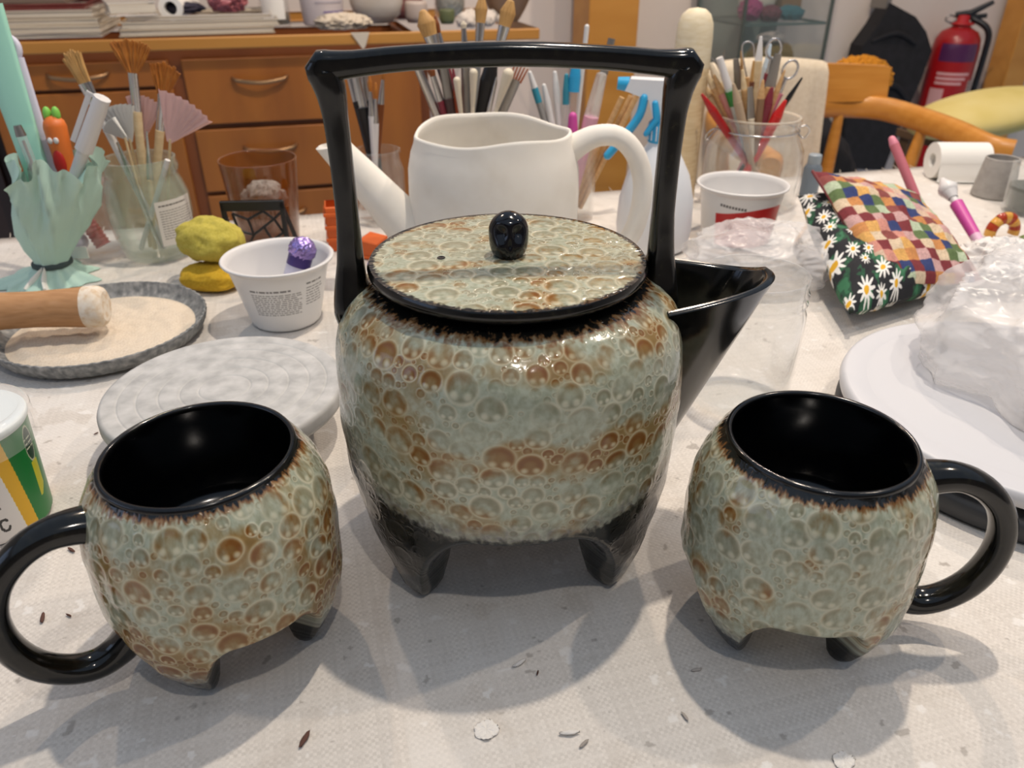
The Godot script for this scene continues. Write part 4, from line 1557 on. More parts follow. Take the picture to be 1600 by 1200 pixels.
	stick("paint_brush", "thick plum brown handled brush in the mixed pot", "brush", g, ft + Vector3(0.006, 0, 0.018), Vector3(-0.0892, 0.2221, -1.065), [["handle", 0.0, 0.8, 0.005, 0.0085, mat("45302f", 0.4)], ["ferrule", 0.8, 1.0, 0.0075, 0.006, M.steel_dull, 0.6]])
	stick("paint_brush", "thin rust red stick in the mixed pot", "brush", g, ft + Vector3(0.004, 0, 0.024), Vector3(-0.0765, 0.2227, -1.06), [["handle", 0.0, 0.85, 0.003, 0.0036, mat("9c3f16", 0.5)], ["tip", 0.85, 1.0, 0.0036, 0.001, M.maroon]])
	for q in [["cream cotton bud with swollen oval tip", 716, 128, 0.0048, M.cream], ["cream bud with knobbed end in the middle of brushes", 741, 116, 0.0055, M.cream], ["large cream cotton swab leaning right", 792, 118, 0.0075, M.cream]]:
		stick("cotton_swab", q[0], "swab", "cotton swabs among the brushes", ft + Vector3(0.0, 0, 0.026) + Vector3((q[1] - 745) * -0.0003, 0, 0), swab_tip(q[1]), [["stem", 0.0, 0.8, 0.0028, 0.0028, M.cream], ["bud", 0.8, 1.0, 0.003, q[3], q[4], 1.0, 2]])
	stick("paint_brush", "grey handled brush with ringed silver ferrule", "brush", g, ft + Vector3(0.0, 0, 0.02), Vector3(-0.0603, 0.2221, -1.065), [["handle", 0.0, 0.6, 0.004, 0.006, M.grey], ["ferrule", 0.6, 1.0, 0.006, 0.0056, M.steel_dull]])
	stick("paint_brush", "broad black flat brush handle leaning right", "brush", g, ft + Vector3(-0.006, 0, 0.014), Vector3(-0.0266, 0.2214, -1.07), [["handle", 0.0, 0.9, 0.006, 0.0115, M.black_plastic, 0.5], ["handle_end", 0.9, 1.0, 0.0115, 0.008, M.black_plastic, 0.5]])
	stick("metal_scriber", "shiny steel scriber crossing the black brush handles", "tool", g, ft + Vector3(-0.008, 0, 0.028), Vector3(-0.0198, 0.208, -1.055), [["shaft", 0.0, 0.8, 0.0028, 0.0034, M.steel], ["tip", 0.8, 1.0, 0.0034, 0.001, M.steel]])
	o = stick("comb_brush", "brown toothed texture brush with pale wooden handle", "brush", g, ft + Vector3(-0.018, 0, 0.02), Vector3(0.005, 0.2034, -1.065), [["handle", 0.0, 0.62, 0.004, 0.0052, M.wood_pale], ["ferrule", 0.62, 1.0, 0.0062, 0.007, M.steel_dull, 0.5]])
	var cl := (ft + Vector3(-0.018, 0, 0.02)).distance_to(Vector3(0.005, 0.2034, -1.065))
	for k in 5:
		b = MB.new()
		b.tube([Vector3(-0.007 + k * 0.0035, cl - 0.002, 0), Vector3(-0.009 + k * 0.0045, cl + 0.018, 0)], [0.0016, 0.0009], 6, 1.0, 1)
		part(o, "tooth", b, mat("9a4a18", 0.6))

	# jar of pens wrapped in film
	at = Vector3(0.082, 0, -1.13)
	o = thing("pen_jar", "clear jar of pens and film wrapped tools right of brushes", "jar", at)
	part(o, "jar_wall", lathed([P(0.0, 0.003), P(0.036, 0.0), P(0.040, 0.004), P(0.041, 0.10), P(0.0395, 0.102), P(0.038, 0.10), P(0.037, 0.008), P(0.0, 0.006)], 40), M.glass)
	g = "pens in the jar behind the teapot handle"
	ft = at + Vector3(0, 0.0125, 0)
	var teal := mat("2f8aa0", 0.4)
	for q in [["slim grey pen with white end and teal band leaning left", 829, 116, 0.0046, 1], ["clear white capped pen second from left", 850, 134, 0.0048, 0], ["white pointed pen standing in the pen jar", 868, 112, 0.0046, 0], ["clear pen with teal tip in the pen jar", 884, 118, 0.0048, 2], ["thick clear tube with sky blue end", 901, 96, 0.0078, 3]]:
		var top := pen_tip(q[1])
		var body: Material = M.clear if q[4] != 1 else M.grey
		stick("capped_pen", q[0], "pen", g, ft + Vector3((q[1] - 865) * -0.0002, 0, 0.012), top, [["barrel", 0.0, 0.8, q[3], q[3], M.white if q[4] == 0 else body], ["band", 0.8, 0.9, q[3] * 1.05, q[3] * 1.05, teal if q[4] in [1, 2] else (M.sky_blue if q[4] == 3 else M.white)], ["end", 0.9, 1.0, q[3], q[3] * 0.6, M.white if q[4] < 2 else (M.sky_blue if q[4] == 3 else teal), 1.0, 2]])
	stick("pink_marker", "magenta marker standing low in the pen jar", "marker", g, ft + Vector3(0.006, 0, 0.024), Vector3(0.0837, 0.1503, -1.1), [["barrel", 0.0, 0.85, 0.0072, 0.0072, M.hot_pink], ["cap", 0.85, 1.0, 0.0076, 0.006, M.hot_pink, 1.0, 2]])
	o = stick("pink_tool", "pale pink tool under clear wrinkled film", "tool", g, ft + Vector3(0.0, 0, 0.02), Vector3(0.1203, 0.2031, -1.1), [["handle", 0.0, 0.72, 0.008, 0.0105, mat("d9a0b0", 0.5)], ["head", 0.72, 1.0, 0.0105, 0.0075, M.bag, 0.6, 2]])
	stick("blue_striped_straw", "white stick rising behind the kettle handle bar", "stick", g, ft + Vector3(0.004, 0, -0.02), Vector3(0.103, 0.2573, -1.16), [["shaft", 0.0, 1.0, 0.0028, 0.0034, M.white, 1.0, 2]])
	stick("grey_blade_tool", "short grey flat blade beside the white stick", "tool", g, ft + Vector3(0.012, 0, -0.02), Vector3(0.1382, 0.2427, -1.16), [["handle", 0.0, 0.8, 0.003, 0.004, M.wood_pale], ["blade", 0.8, 1.0, 0.006, 0.005, M.steel_dull, 0.25]])
	for k in 3:
		stick("wooden_dowel", ["wooden dowel beside the blue spray trigger", "middle wooden dowel of three by spray bottle", "rightmost wooden dowel next to spray bottle neck"][k], "dowel", g, ft + Vector3(0.004 + k * 0.008, 0, 0.0), [Vector3(0.1525, 0.172, -1.12), Vector3(0.1663, 0.172, -1.13), Vector3(0.1742, 0.1771, -1.12)][k], [["shaft", 0.0, 1.0, 0.0036, 0.0040, M.wood_light]])

	# spray bottle
	at = Vector3(0.190, 0, -1.00)
	o = thing("spray_bottle", "white spray bottle with bright blue trigger behind teapot handle", "bottle", at, -10.0)
	var sw := mat("dfe2e6", 0.35)
	part(o, "bottle_body", lathed([P(0.0, 0.0), P(0.0, 0.0), P(0.042, 0.0), P(0.047, 0.004), P(0.050, 0.03), P(0.0485, 0.065), P(0.040, 0.098), P(0.026, 0.124), P(0.0175, 0.136), P(0.0165, 0.142)], 48), sw)
	part(o, "collar", lathed([P(0.0165, 0.138), P(0.0180, 0.140), P(0.0180, 0.162), P(0.014, 0.166)], 32), M.sky_blue, "blue screw collar")
	for k in 16:
		var a := TAU * k / 16.0
		part(o, "collar_rib", box(Vector3(0.0015, 0.018, 0.0012), 0.0004, Vector3(sin(a) * 0.0183, 0.151, cos(a) * 0.0183)), sw)
	b = MB.new()
	b.prism(PackedVector2Array([Vector2(-0.012, 0.164), Vector2(0.016, 0.164), Vector2(0.030, 0.190), Vector2(0.030, 0.212), Vector2(-0.044, 0.214), Vector2(-0.050, 0.200), Vector2(-0.020, 0.190)]), 0.024, 0.003)
	part(o, "spray_head", b, sw)
	b = MB.new()
	b.tube(smooth_path([Vector3(-0.026, 0.192, 0.006), Vector3(-0.030, 0.172, 0.010), Vector3(-0.044, 0.150, 0.012), Vector3(-0.066, 0.122, 0.014)], 4), [0.0110], 12, 0.5, 2)
	b.tube([Vector3(-0.012, 0.186, 0.008), Vector3(-0.008, 0.168, 0.010), Vector3(-0.020, 0.150, 0.012)], [0.008, 0.009, 0.006], 10, 0.6, 2)
	part(o, "trigger", b, M.sky_blue, "bright blue trigger")
	b = MB.new()
	b.tube([Vector3(-0.046, 0.206, 0), Vector3(-0.060, 0.207, 0)], [0.009, 0.0075], 16, 1.0, 1)
	part(o, "nozzle", b, M.sky_blue)
	# upright pale wooden pin
	o = thing("wooden_pin", "upright pale wooden pin with rounded top behind kettle handle", "rolling pin", Vector3(0.262, 0, -1.205))
	part(o, "shaft", lathed([P(0.0, 0.0), P(0.0, 0.0), P(0.024, 0.0), P(0.026, 0.003), P(0.0265, 0.20)], 32), M.wood_pale)
	part(o, "rounded_end", lathed([P(0.0265, 0.20), P(0.0262, 0.24), P(0.0248, 0.258), P(0.020, 0.270), P(0.012, 0.2765), P(0.0, 0.2785)], 32), mottled(118, 0.02, ["cdbd98", "d8cbae", "e0d6be"], Vector3(10, 30, 10), 0.7))
	solo("pink_clay_lump", "small pink clay scrap on canvas behind the kettle spout", "clay", crumpled(Vector3(0.018, 0.007, 0.014), Vector3(0, 0.006, 0), 119, 1.6, 0.2, 0.001, 40, 24, false), mat("d69a8c", 0.7), Vector3(0.2103, 0, -0.9045))

func swab_tip(u: int) -> Vector3:
	if u == 716:
		return Vector3(-0.0708, 0.2041, -1.05)
	if u == 741:
		return Vector3(-0.0491, 0.2133, -1.05)
	return Vector3(-0.0049, 0.2118, -1.05)

func pen_tip(u: int) -> Vector3:
	if u == 829:
		return Vector3(0.0245, 0.2035, -1.12)
	if u == 850:
		return Vector3(0.044, 0.1871, -1.12)
	if u == 868:
		return Vector3(0.059, 0.2022, -1.13)
	if u == 884:
		return Vector3(0.0744, 0.2003, -1.12)
	return Vector3(0.0875, 0.2214, -1.12)

func props_right() -> void:
	# clip jar of modelling tools
	var at := Vector3(0.372, 0, -1.20)
	var o := thing("clip_jar", "large wire clip glass jar full of modelling tools", "jar", at, 8.0)
	part(o, "jar_wall", lathed([P(0.0, 0.004), P(0.066, 0.0), P(0.073, 0.006), P(0.0745, 0.05), P(0.072, 0.085), P(0.062, 0.104), P(0.058, 0.110), P(0.058, 0.118), P(0.062, 0.122), P(0.062, 0.128), P(0.058, 0.130), P(0.0555, 0.126), P(0.0555, 0.110), P(0.069, 0.084), P(0.0715, 0.05), P(0.068, 0.010), P(0.0, 0.008)], 64), M.glass)
	part(o, "rubber_seal", lathed([P(0.0575, 0.130), P(0.0610, 0.131), P(0.0610, 0.133), P(0.0570, 0.133), P(0.0565, 0.131)], 48), glass("e8dcc8", 0.5))
	var b := MB.new()
	var ring := []
	for k in 49:
		var a := TAU * k / 48.0
		ring.append(Vector3(sin(a) * 0.0605, 0.114, cos(a) * 0.0605))
	b.tube(ring, [0.0013], 8, 1.0, 0)
	part(o, "wire_ring", b, M.steel)
	for s in [-1.0, 1.0]:
		b = MB.new()
		b.tube(smooth_path([Vector3(s * 0.060, 0.114, 0.008), Vector3(s * 0.072, 0.118, 0.010), Vector3(s * 0.082, 0.108, 0.004), Vector3(s * 0.078, 0.096, -0.004), Vector3(s * 0.068, 0.106, -0.008), Vector3(s * 0.060, 0.114, -0.008)], 4), [0.0013], 8, 1.0, 1)
		part(o, "wire_clip", b, M.steel)
	var g := "modelling tools in the clip jar"
	var ft := at + Vector3(0, 0.0145, 0)
	var tools := [
		["wooden modelling tool with flat pale tip leaning left", Vector3(0.03, 0, 0.0), Vector3(0.2778, 0.199, -1.19), M.wood_light, M.wood_pale, 0.0052, 0],
		["red handled tool at the left of the clip jar", Vector3(0.03, 0, 0.02), Vector3(0.2746, 0.1671, -1.17), M.red, M.red, 0.0060, 0],
		["forked steel tool with dark prongs above the jar", Vector3(0.02, 0, -0.01), Vector3(0.2969, 0.2183, -1.2), M.wood_light, M.steel_dull, 0.0045, 1],
		["white tool with green painted band", Vector3(0.018, 0, 0.012), Vector3(0.2954, 0.2156, -1.18), mat("c9d4c8", 0.5), M.white, 0.0062, 2],
		["cream wooden spatula tool behind the green banded one", Vector3(0.02, 0, 0.0), Vector3(0.2885, 0.2046, -1.2), M.wood_pale, M.cream, 0.0070, 0],
		["steel hook tool bent over at the top", Vector3(0.0, 0, -0.02), Vector3(0.3428, 0.2286, -1.215), M.wood_light, M.steel, 0.0040, 3],
		["pointed white plastic tool in middle of clip jar", Vector3(-0.006, 0, 0.0), Vector3(0.3563, 0.2404, -1.2), M.wood_pale, M.white, 0.0060, 0],
		["pale blue plastic knife tool in clip jar", Vector3(-0.010, 0, -0.01), Vector3(0.3748, 0.2292, -1.21), mat("c4d4e0", 0.4), mat("c4d4e0", 0.4), 0.0052, 0],
		["small steel ring tool with maroon handle", Vector3(-0.012, 0, 0.012), Vector3(0.3716, 0.2391, -1.18), M.maroon, M.steel, 0.0058, 4],
		["wooden handled tool with wide steel blade", Vector3(-0.014, 0, 0.02), Vector3(0.3752, 0.2219, -1.17), M.wood_light, M.steel_dull, 0.0066, 5],
		["large loop tool with bright steel ring and pink handle", Vector3(-0.03, 0, 0.004), Vector3(0.4064, 0.2093, -1.19), M.pink, M.steel, 0.0072, 4],
		["plain light wooden stick near the pink handle", Vector3(-0.02, 0, 0.018), Vector3(0.3881, 0.2, -1.17), M.wood_light, M.wood_light, 0.0042, 0],
		["red lacquered stick in front of the pink handle", Vector3(-0.030, 0, 0.026), Vector3(0.393, 0.1601, -1.16), mat("c8201c", 0.35), mat("c8201c", 0.35), 0.0078, 0],
		["thin black stick at the right of the clip jar", Vector3(-0.04, 0, 0.012), Vector3(0.4182, 0.1883, -1.18), M.black_plastic, M.black_plastic, 0.0040, 0],
		["bamboo tool crossing behind the maroon handle", Vector3(0.004, 0, 0.018), Vector3(0.328, 0.2, -1.17), M.wood_light, M.wood_pale, 0.0048, 0],
		["brown wooden tool with amber tip in centre", Vector3(0.004, 0, -0.006), Vector3(0.3513, 0.208, -1.2), mat("7a4a38", 0.5), M.bristle_pale, 0.0056, 0],
		["flat birch stick tilted far left over the jar rim", Vector3(0.036, 0, -0.01), Vector3(0.2762, 0.1836, -1.2), M.wood_pale, M.wood_pale, 0.0050, 0],
		["salmon pink handled tool behind the red one", Vector3(0.026, 0, 0.006), Vector3(0.2925, 0.191, -1.185), mat("c98a80", 0.5), M.wood_light, 0.0056, 0],
		["dusty beige ribbon tool behind the amber tip", Vector3(0.004, 0, -0.02), Vector3(0.3288, 0.2096, -1.215), M.cream, M.steel_dull, 0.0052, 5],
		["slender bamboo skewer beside the steel hook", Vector3(0.006, 0, -0.03), Vector3(0.3375, 0.2189, -1.225), M.wood_light, M.wood_light, 0.0030, 0],
		["maroon lacquered stick in the right half of clip jar", Vector3(-0.016, 0, 0.026), Vector3(0.3724, 0.1767, -1.165), M.maroon, M.maroon, 0.0078, 0],
		["grey dusty wooden knife low at the centre left", Vector3(0.012, 0, 0.030), Vector3(0.3152, 0.1826, -1.16), mat("b09a80", 0.8), mat("b09a80", 0.8), 0.0064, 0],
		["brown sculpting stick left of the maroon stick", Vector3(-0.004, 0, 0.030), Vector3(0.3563, 0.1878, -1.16), mat("8a6a4c", 0.6), M.wood_light, 0.0056, 0],
		["grey leaf shaped steel scraper low in centre", Vector3(0.0, 0, 0.03), Vector3(0.3395, 0.1792, -1.16), M.cream, M.steel_dull, 0.0050, 5],
	]
	for t in tools:
		var a: Vector3 = ft + t[1]
		var top: Vector3 = t[2]
		var len := a.distance_to(top)
		var r: float = t[5]
		var kind: int = t[6]
		var split := 0.86 if kind == 0 else maxf(0.5, 1.0 - 0.045 / len)
		var pcs := [["handle", 0.0, split, r * 0.8, r, t[3]]]
		if kind == 0:
			pcs.append(["tip", split, 1.0, r, r * 0.35, t[4], 0.7, 2])
		elif kind == 2:
			pcs.append(["green_band", split - 0.12, split - 0.02, r * 1.12, r * 1.12, mat("2f8a3a", 0.45)])
			pcs.append(["tip", split, 1.0, r, r * 0.8, t[4]])
		elif kind == 5:
			pcs.append(["blade", split, 1.0, r * 1.25, r * 0.8, t[4], 0.25])
		var s := stick("modelling_tool", t[0], "tool", g, a, top, pcs)
		b = MB.new()
		if kind == 1:
			b.tube([Vector3(0, split * len, 0), Vector3(-0.004, len - 0.014, 0), Vector3(-0.014, len + 0.008, 0)], [0.003, 0.0036, 0.0008], 8, 0.5, 1)
			b.tube([Vector3(0, split * len, 0), Vector3(0.004, len - 0.014, 0), Vector3(0.012, len + 0.002, 0)], [0.003, 0.0036, 0.0008], 8, 0.5, 1)
			part(s, "prongs", b, t[4])
		elif kind == 3:
			b.tube(smooth_path([Vector3(0, split * len, 0), Vector3(-0.008, len - 0.006, 0), Vector3(-0.003, len + 0.004, 0), Vector3(0.008, len, 0), Vector3(0.010, len - 0.018, 0)], 4), [0.0012], 8, 1.0, 1)
			part(s, "hook", b, t[4])
		elif kind == 4:
			var lp := []
			for k in 21:
				var q := TAU * k / 20.0
				lp.append(Vector3(sin(q) * 0.0105, len - 0.012 - cos(q) * 0.013, 0))
			b.tube(lp, [0.0018], 8, 0.6, 0)
			b.tube([Vector3(0, split * len - 0.002, 0), Vector3(0, len - 0.025, 0)], [0.004, 0.003], 10, 1.0, 1)
			part(s, "wire_loop", b, t[4])

	# white pot with red label
	var im := Image.create(512, 160, false, Image.FORMAT_RGB8)
	im.fill(Color("dcdad6"))
	for x in range(170, 320):
		var wave := int(44 - 14.0 * sin((x - 190) / 150.0 * PI - 0.6))
		im.fill_rect(Rect2i(x, wave, 1, 160 - wave), Color("b81e1e"))
	for k in 9:
		im.fill_rect(Rect2i(180 + k * 6, 22 + int(k * 1.0), 4, 8), Color("4c4a48"))
	pm_pot(Vector3(0.311, 0, -1.03), 10.0, "white plastic pot with wavy red label before the clip jar", im, 0.046, 0.0555, 0.077, 0.0612)
	for k in 3:
		var q: Array = [[-0.018, -0.004, 0.010], [0.014, 0.002, 0.012], [0.004, -0.022, 0.005]][k]
		solo("dark_pebble", ["grey clay pebble at left inside the red labelled pot", "larger grey clay pebble inside the red labelled pot", "tiny dark speck of clay inside red labelled pot"][k], "pebble", crumpled(Vector3(q[2], q[2] * 0.7, q[2]), Vector3.ZERO, 130 + k, 1.5, 0.15, -99.0, 24, 14, false), mat("6a6560", 0.8), Vector3(0.311 + q[0], 0.0045 + q[2] * 0.75, -1.03 + q[1]))
	# plastic bag, grey bottle, stick
	o = thing("plastic_wrap", "crumpled clear plastic bag between glass jar and red labelled pot", "bag", Vector3(0.300, 0, -0.872))
	part(o, "wrap_body", crumpled(Vector3(0.088, 0.040, 0.062), Vector3(0, 0.032, 0), 141, 1.1, 0.11, 0.001, 160, 90, true, 0.22), M.bag)
	part(o, "wrap_end", crumpled(Vector3(0.045, 0.020, 0.035), Vector3(-0.062, 0.015, 0.014), 144, 1.3, 0.14, 0.001, 128, 72, true, 0.22), M.bag)
	o = thing("paint_bottle", "small slate grey bottle beside the clip jar", "bottle", Vector3(0.4828, 0, -1.24))
	part(o, "bottle_body", lathed([P(0.0, 0.0), P(0.0, 0.0), P(0.013, 0.0), P(0.0145, 0.002), P(0.0145, 0.044), P(0.010, 0.052)], 24), mat("6f7b86", 0.4))
	part(o, "cap", lathed([P(0.0095, 0.050), P(0.0105, 0.052), P(0.0105, 0.064), P(0.009, 0.066), P(0.0, 0.066)], 24), mat("8f9aa2", 0.35))
	stick("wood_splint", "short bare wooden splint beside the red labelled pot", "stick", "", Vector3(0.385, 0.004, -1.00), Vector3(0.430, 0.018, -1.07), [["shaft", 0.0, 1.0, 0.003, 0.003, M.wood_light]])

	# daisy pouch under a chequered pouch
	var n := 384
	im = Image.create(n, n, false, Image.FORMAT_RGB8)
	var r := RandomNumberGenerator.new()
	r.seed = 19
	var leaf := noise(151, 0.02, 3)
	for y in n:
		for x in n:
			var q := leaf.get_noise_2d(x, y)
			im.set_pixel(x, y, Color("14161c") if q < 0.08 else (Color("1c4a32") if q < 0.34 else Color("2f6a48")))
	var heads := []
	for k in 400:
		var cx := r.randf() * n
		var cy := r.randf() * n
		var rad := r.randf_range(17, 32)
		var clear := true
		for q in heads:
			if Vector2(q[0] - cx, q[1] - cy).length() < (q[2] + rad) * 0.95:
				clear = false
				break
		if not clear:
			continue
		heads.append([cx, cy, rad])
		var off := r.randf() * TAU
		for y in range(maxi(0, int(cy - rad)), mini(n, int(cy + rad))):
			for x in range(maxi(0, int(cx - rad)), mini(n, int(cx + rad))):
				var d := Vector2(x - cx, y - cy)
				var l := d.length() / rad
				if l > 1.0:
					continue
				if l < 0.27:
					im.set_pixel(x, y, Color("d6a21e"))
				elif l < 0.72 + 0.28 * cos((d.angle() + off) * 10.0):
					im.set_pixel(x, y, Color("e2e0da"))
	var dm := mat("ffffff", 0.85)
	dm.albedo_texture = tex(im)
	b = pillow(Vector3(0.348, 0.026, -0.722), Vector3(0.490, 0.026, -0.800), Vector3(0.5471, 0.0433, -1.03), Vector3(0.3722, 0.0717, -0.99), 0.056, 0.006, 153)
	for k in b.v.size():
		b.v[k].y = maxf(b.v[k].y, 0.002)
	o = thing("daisy_pouch", "dark green fabric pouch printed with white daisies", "pouch")
	part(o, "pouch_body", b, dm)
	b = MB.new()
	b.tube(smooth_path([Vector3(0.3864, 0.0585, -1), Vector3(0.3923, 0.0322, -0.92), Vector3(0.3864, 0.014, -0.82), Vector3(0.349, 0.030, -0.722)], 4), [0.0028], 8, 1.0, 2)
	part(o, "piping", b, mat("14251c", 0.8))
	n = 18
	im = Image.create(n * 12, n * 12, false, Image.FORMAT_RGB8)
	var cols := ["7b2a30", "c8884e", "b8c6a8", "cf8f80", "d8c2a4", "2c3a6e", "c9a09c", "8a4540", "dba85e", "5f7446", "d6b8a0", "7b2a30"]
	for y in n:
		for x in n:
			var c := Color(cols[posmod(x * 5 + y * 7 + (x * y) % 5, cols.size())])
			for py in 12:
				for pxx in 12:
					im.set_pixel(x * 12 + pxx, y * 12 + py, c.darkened(r.randf_range(0.0, 0.16)))
	var cm := mat("ffffff", 0.9)
	cm.albedo_texture = tex(im)
	cm.uv1_scale = Vector3(0.55, 0.7, 1)
	b = pillow(Vector3(0.3975, 0.0402, -0.765), Vector3(0.5268, 0.0302, -0.8), Vector3(0.5251, 0.0756, -1), Vector3(0.3841, 0.1046, -0.985), 0.034, 0.005, 157)
	o = thing("chequered_pouch", "chequered patchwork knit pouch lying on the daisy pouch", "pouch")
	part(o, "pouch_body", b, cm)
	b = MB.new()
	b.tube(smooth_path([Vector3(0.3975, 0.0402, -0.765) , Vector3(0.3954, 0.0576, -0.84), Vector3(0.3903, 0.0826, -0.915), Vector3(0.3841, 0.1046, -0.985)], 4), [0.0022], 8, 1.0, 2)
	part(o, "zip_edge", b, mat("6e2a2c", 0.7))

	# brush and pencil with a stained rag
	o = stick("pink_pencil", "long dusty pink pencil leaning over the canvas", "pencil", "", Vector3(0.5631, 0.008, -0.9755), Vector3(0.5118, 0.1281, -1.06), [["barrel", 0.0, 0.95, 0.0064, 0.0064, mat("c06a76", 0.6)], ["end", 0.95, 1.0, 0.0064, 0.005, M.pink, 1.0, 2]])
	stick("bulb_brush", "pink handled brush with white teardrop tip", "brush", "", Vector3(0.5923, 0.012, -0.8891), Vector3(0.5729, 0.0837, -1.02), [["handle", 0.0, 0.35, 0.0055, 0.0068, mat("dcb4cc", 0.5)], ["grip", 0.35, 0.72, 0.0068, 0.0082, M.hot_pink], ["neck", 0.72, 0.78, 0.005, 0.005, M.white], ["tip", 0.78, 0.90, 0.0060, 0.0125, M.white, 1.0, 0], ["tip_end", 0.90, 1.0, 0.0125, 0.004, M.white, 1.0, 2]])
	solo("stained_rag", "crumpled white rag with grey blue stains near right edge", "rag", crumpled(Vector3(0.062, 0.026, 0.042), Vector3(0, 0.024, 0), 161, 1.7, 0.2, 0.001, 90, 48), mottled(162, 0.02, ["8f959c", "d8d4d0", "e2dfdb", "e6e3df"], Vector3(9, 9, 9), 0.9), Vector3(0.5874, 0, -0.8631), 10.0)
	o = thing("striped_ring", "small ceramic ring with orange and yellow stripes", "ceramic", Vector3(0.6815, 0, -1.031), 8.0)
	for k in 9:
		b = MB.new()
		var a0 := -0.2 + (PI + 0.4) * k / 9.0
		var seg := []
		for j in 5:
			var a := a0 + (PI + 0.4) / 9.0 * j / 4.0
			seg.append(Vector3(-cos(a) * 0.018, 0.009 + sin(a) * 0.020, 0))
		b.tube(seg, [0.0085], 12, 0.8, 1)
		part(o, "stripe", b, mat("a83a1c", 0.2) if k % 2 else mat("d8a046", 0.2))
	solo("green_bead", "small dark green glazed bead by the rag", "bead", crumpled(Vector3(0.008, 0.008, 0.008), Vector3(0, 0.008, 0), 165, 1.0, 0.05, 0.0, 20, 12, false), mat("5e7030", 0.3), Vector3(0.6934, -0, -0.9976))
	# paper roll
	o = thing("paper_towel_roll", "white paper towel roll lying on the far table edge", "paper roll", Vector3(0.772, 0.0305, -1.345), -2.0)
	b = MB.new()
	var prof := [P(0.012, -0.044), P(0.012, -0.044), P(0.030, -0.044), P(0.030, -0.044), P(0.030, 0.044), P(0.030, 0.044), P(0.012, 0.044), P(0.012, 0.044), P(0.012, -0.044)]
	b.xf = Transform3D(Basis(Vector3(0, 0, 1), PI / 2), Vector3.ZERO)
	b.lathe(prof, 48)
	part(o, "roll", b, M.paper)
	b = MB.new()
	var sheet := []
	for p in [[0.0305, 0.0], [0.031, 0.012], [0.034, 0.022], [0.032, 0.027], [0.036, 0.0285]]:
		var row := PackedVector3Array()
		for j in 2:
			row.append(Vector3(-0.043 + 0.086 * j, -p[1], p[0]))
		sheet.append(row)
	sheet.reverse()
	b.grid(sheet, false)
	part(o, "loose_sheet", b, M.paper)
	# grey cup and water glass
	o = thing("grey_cup", "tapered grey clay cup behind the dark water glass", "cup", Vector3(0.782, 0, -1.238))
	part(o, "cup_wall", lathed([P(0.0, 0.0), P(0.0, 0.0), P(0.030, 0.0), P(0.032, 0.002), P(0.025, 0.060), P(0.0235, 0.0615), P(0.022, 0.060), P(0.028, 0.006), P(0.0, 0.005)], 40), mottled(168, 0.02, ["8d8882", "9c9791", "a8a39c"], Vector3(10, 10, 10), 0.7))
	o = thing("water_glass", "glass of dark dirty rinse water at right edge", "glass", Vector3(0.790, 0, -1.150))
	part(o, "glass_wall", lathed([P(0.0, 0.0), P(0.0, 0.0), P(0.034, 0.0), P(0.037, 0.003), P(0.040, 0.072), P(0.0385, 0.073), P(0.0375, 0.071), P(0.0345, 0.006), P(0.0, 0.005)], 48), M.glass)
	part(o, "rinse_water", lathed([P(0.0, 0.0055), P(0.0, 0.0055), P(0.0338, 0.0065), P(0.0362, 0.040), P(0.0362, 0.040), P(0.0, 0.040)], 48), mat("3d4038", 0.06), "dark grey green water")

func crumbs() -> void:
	# clay crumbs and shavings lying on the canvas
	var dark := mat("5a3c32", 0.85)
	var pale := mat("d8d4ce", 0.9)
	var spots := [[Vector3(0.0044, 0, -0.302), 0.0030, pale, "white clay crumb at the edge of the kettle shadow"], [Vector3(-0.1078, 0, -0.2534), 0.0034, dark, "curled red brown clay shaving in left foreground"], [Vector3(-0.2878, 0, -0.3362), 0.0030, dark, "dark clay sliver inside the left mug handle"], [Vector3(-0.3002, 0, -0.3967), 0.0026, dark, "small dark clay flake below the green tub"], [Vector3(0.0302, 0, -0.2571), 0.0034, pale, "pale flat clay chip in front of the kettle"], [Vector3(0.0371, 0, -0.2508), 0.0022, mat("9c948c", 0.9), "grey clay grain beside the pale flat chip"], [Vector3(0.0145, 0, -0.2953), 0.0012, dark, "tiny dark grain right of the white crumb"], [Vector3(0.0925, 0, -0.2671), 0.0020, mat("a89f96", 0.9), "grey clay crumb between kettle and right mug"], [Vector3(-0.2727, 0, -0.3382), 0.0016, dark, "tiny dark fleck near the left mug handle"], [Vector3(0.105, 0, -0.2975), 0.0022, mat("b0a8a0", 0.9), "grey clay crumb in the right mug shadow"], [Vector3(-0.3505, 0, -0.5394), 0.0014, dark, "tiny dark grain behind the left mug"]]
	var k := 0
	for s in spots:
		k += 1
		var r: float = s[1]
		solo("clay_crumb", s[3], "crumb", crumpled(Vector3(r * 1.5, r * 0.32, r * 0.42), Vector3(0, r * 0.25, 0), 200 + k, 1.4, 0.25, 0.0, 14, 8, false), s[2], s[0], 37.0 * k, "clay crumbs on the canvas")
	for q in [[Vector3(-0.0135, 0, -0.2594), 0.0065, "larger pale slip spot dried in front of the kettle"], [Vector3(0.1681, 0, -0.2419), 0.0055, "pale slip spot dried at the lower right foreground"]]:
		solo("slip_spot", q[2], "slip spot", crumpled(Vector3(q[1], 0.0004, q[1] * 0.9), Vector3(0, -0.0002, 0), 231, 1.2, 0.16, 0.0, 28, 8, false), mat("dedad4", 0.9), q[0], 0.0, "dried slip spots")

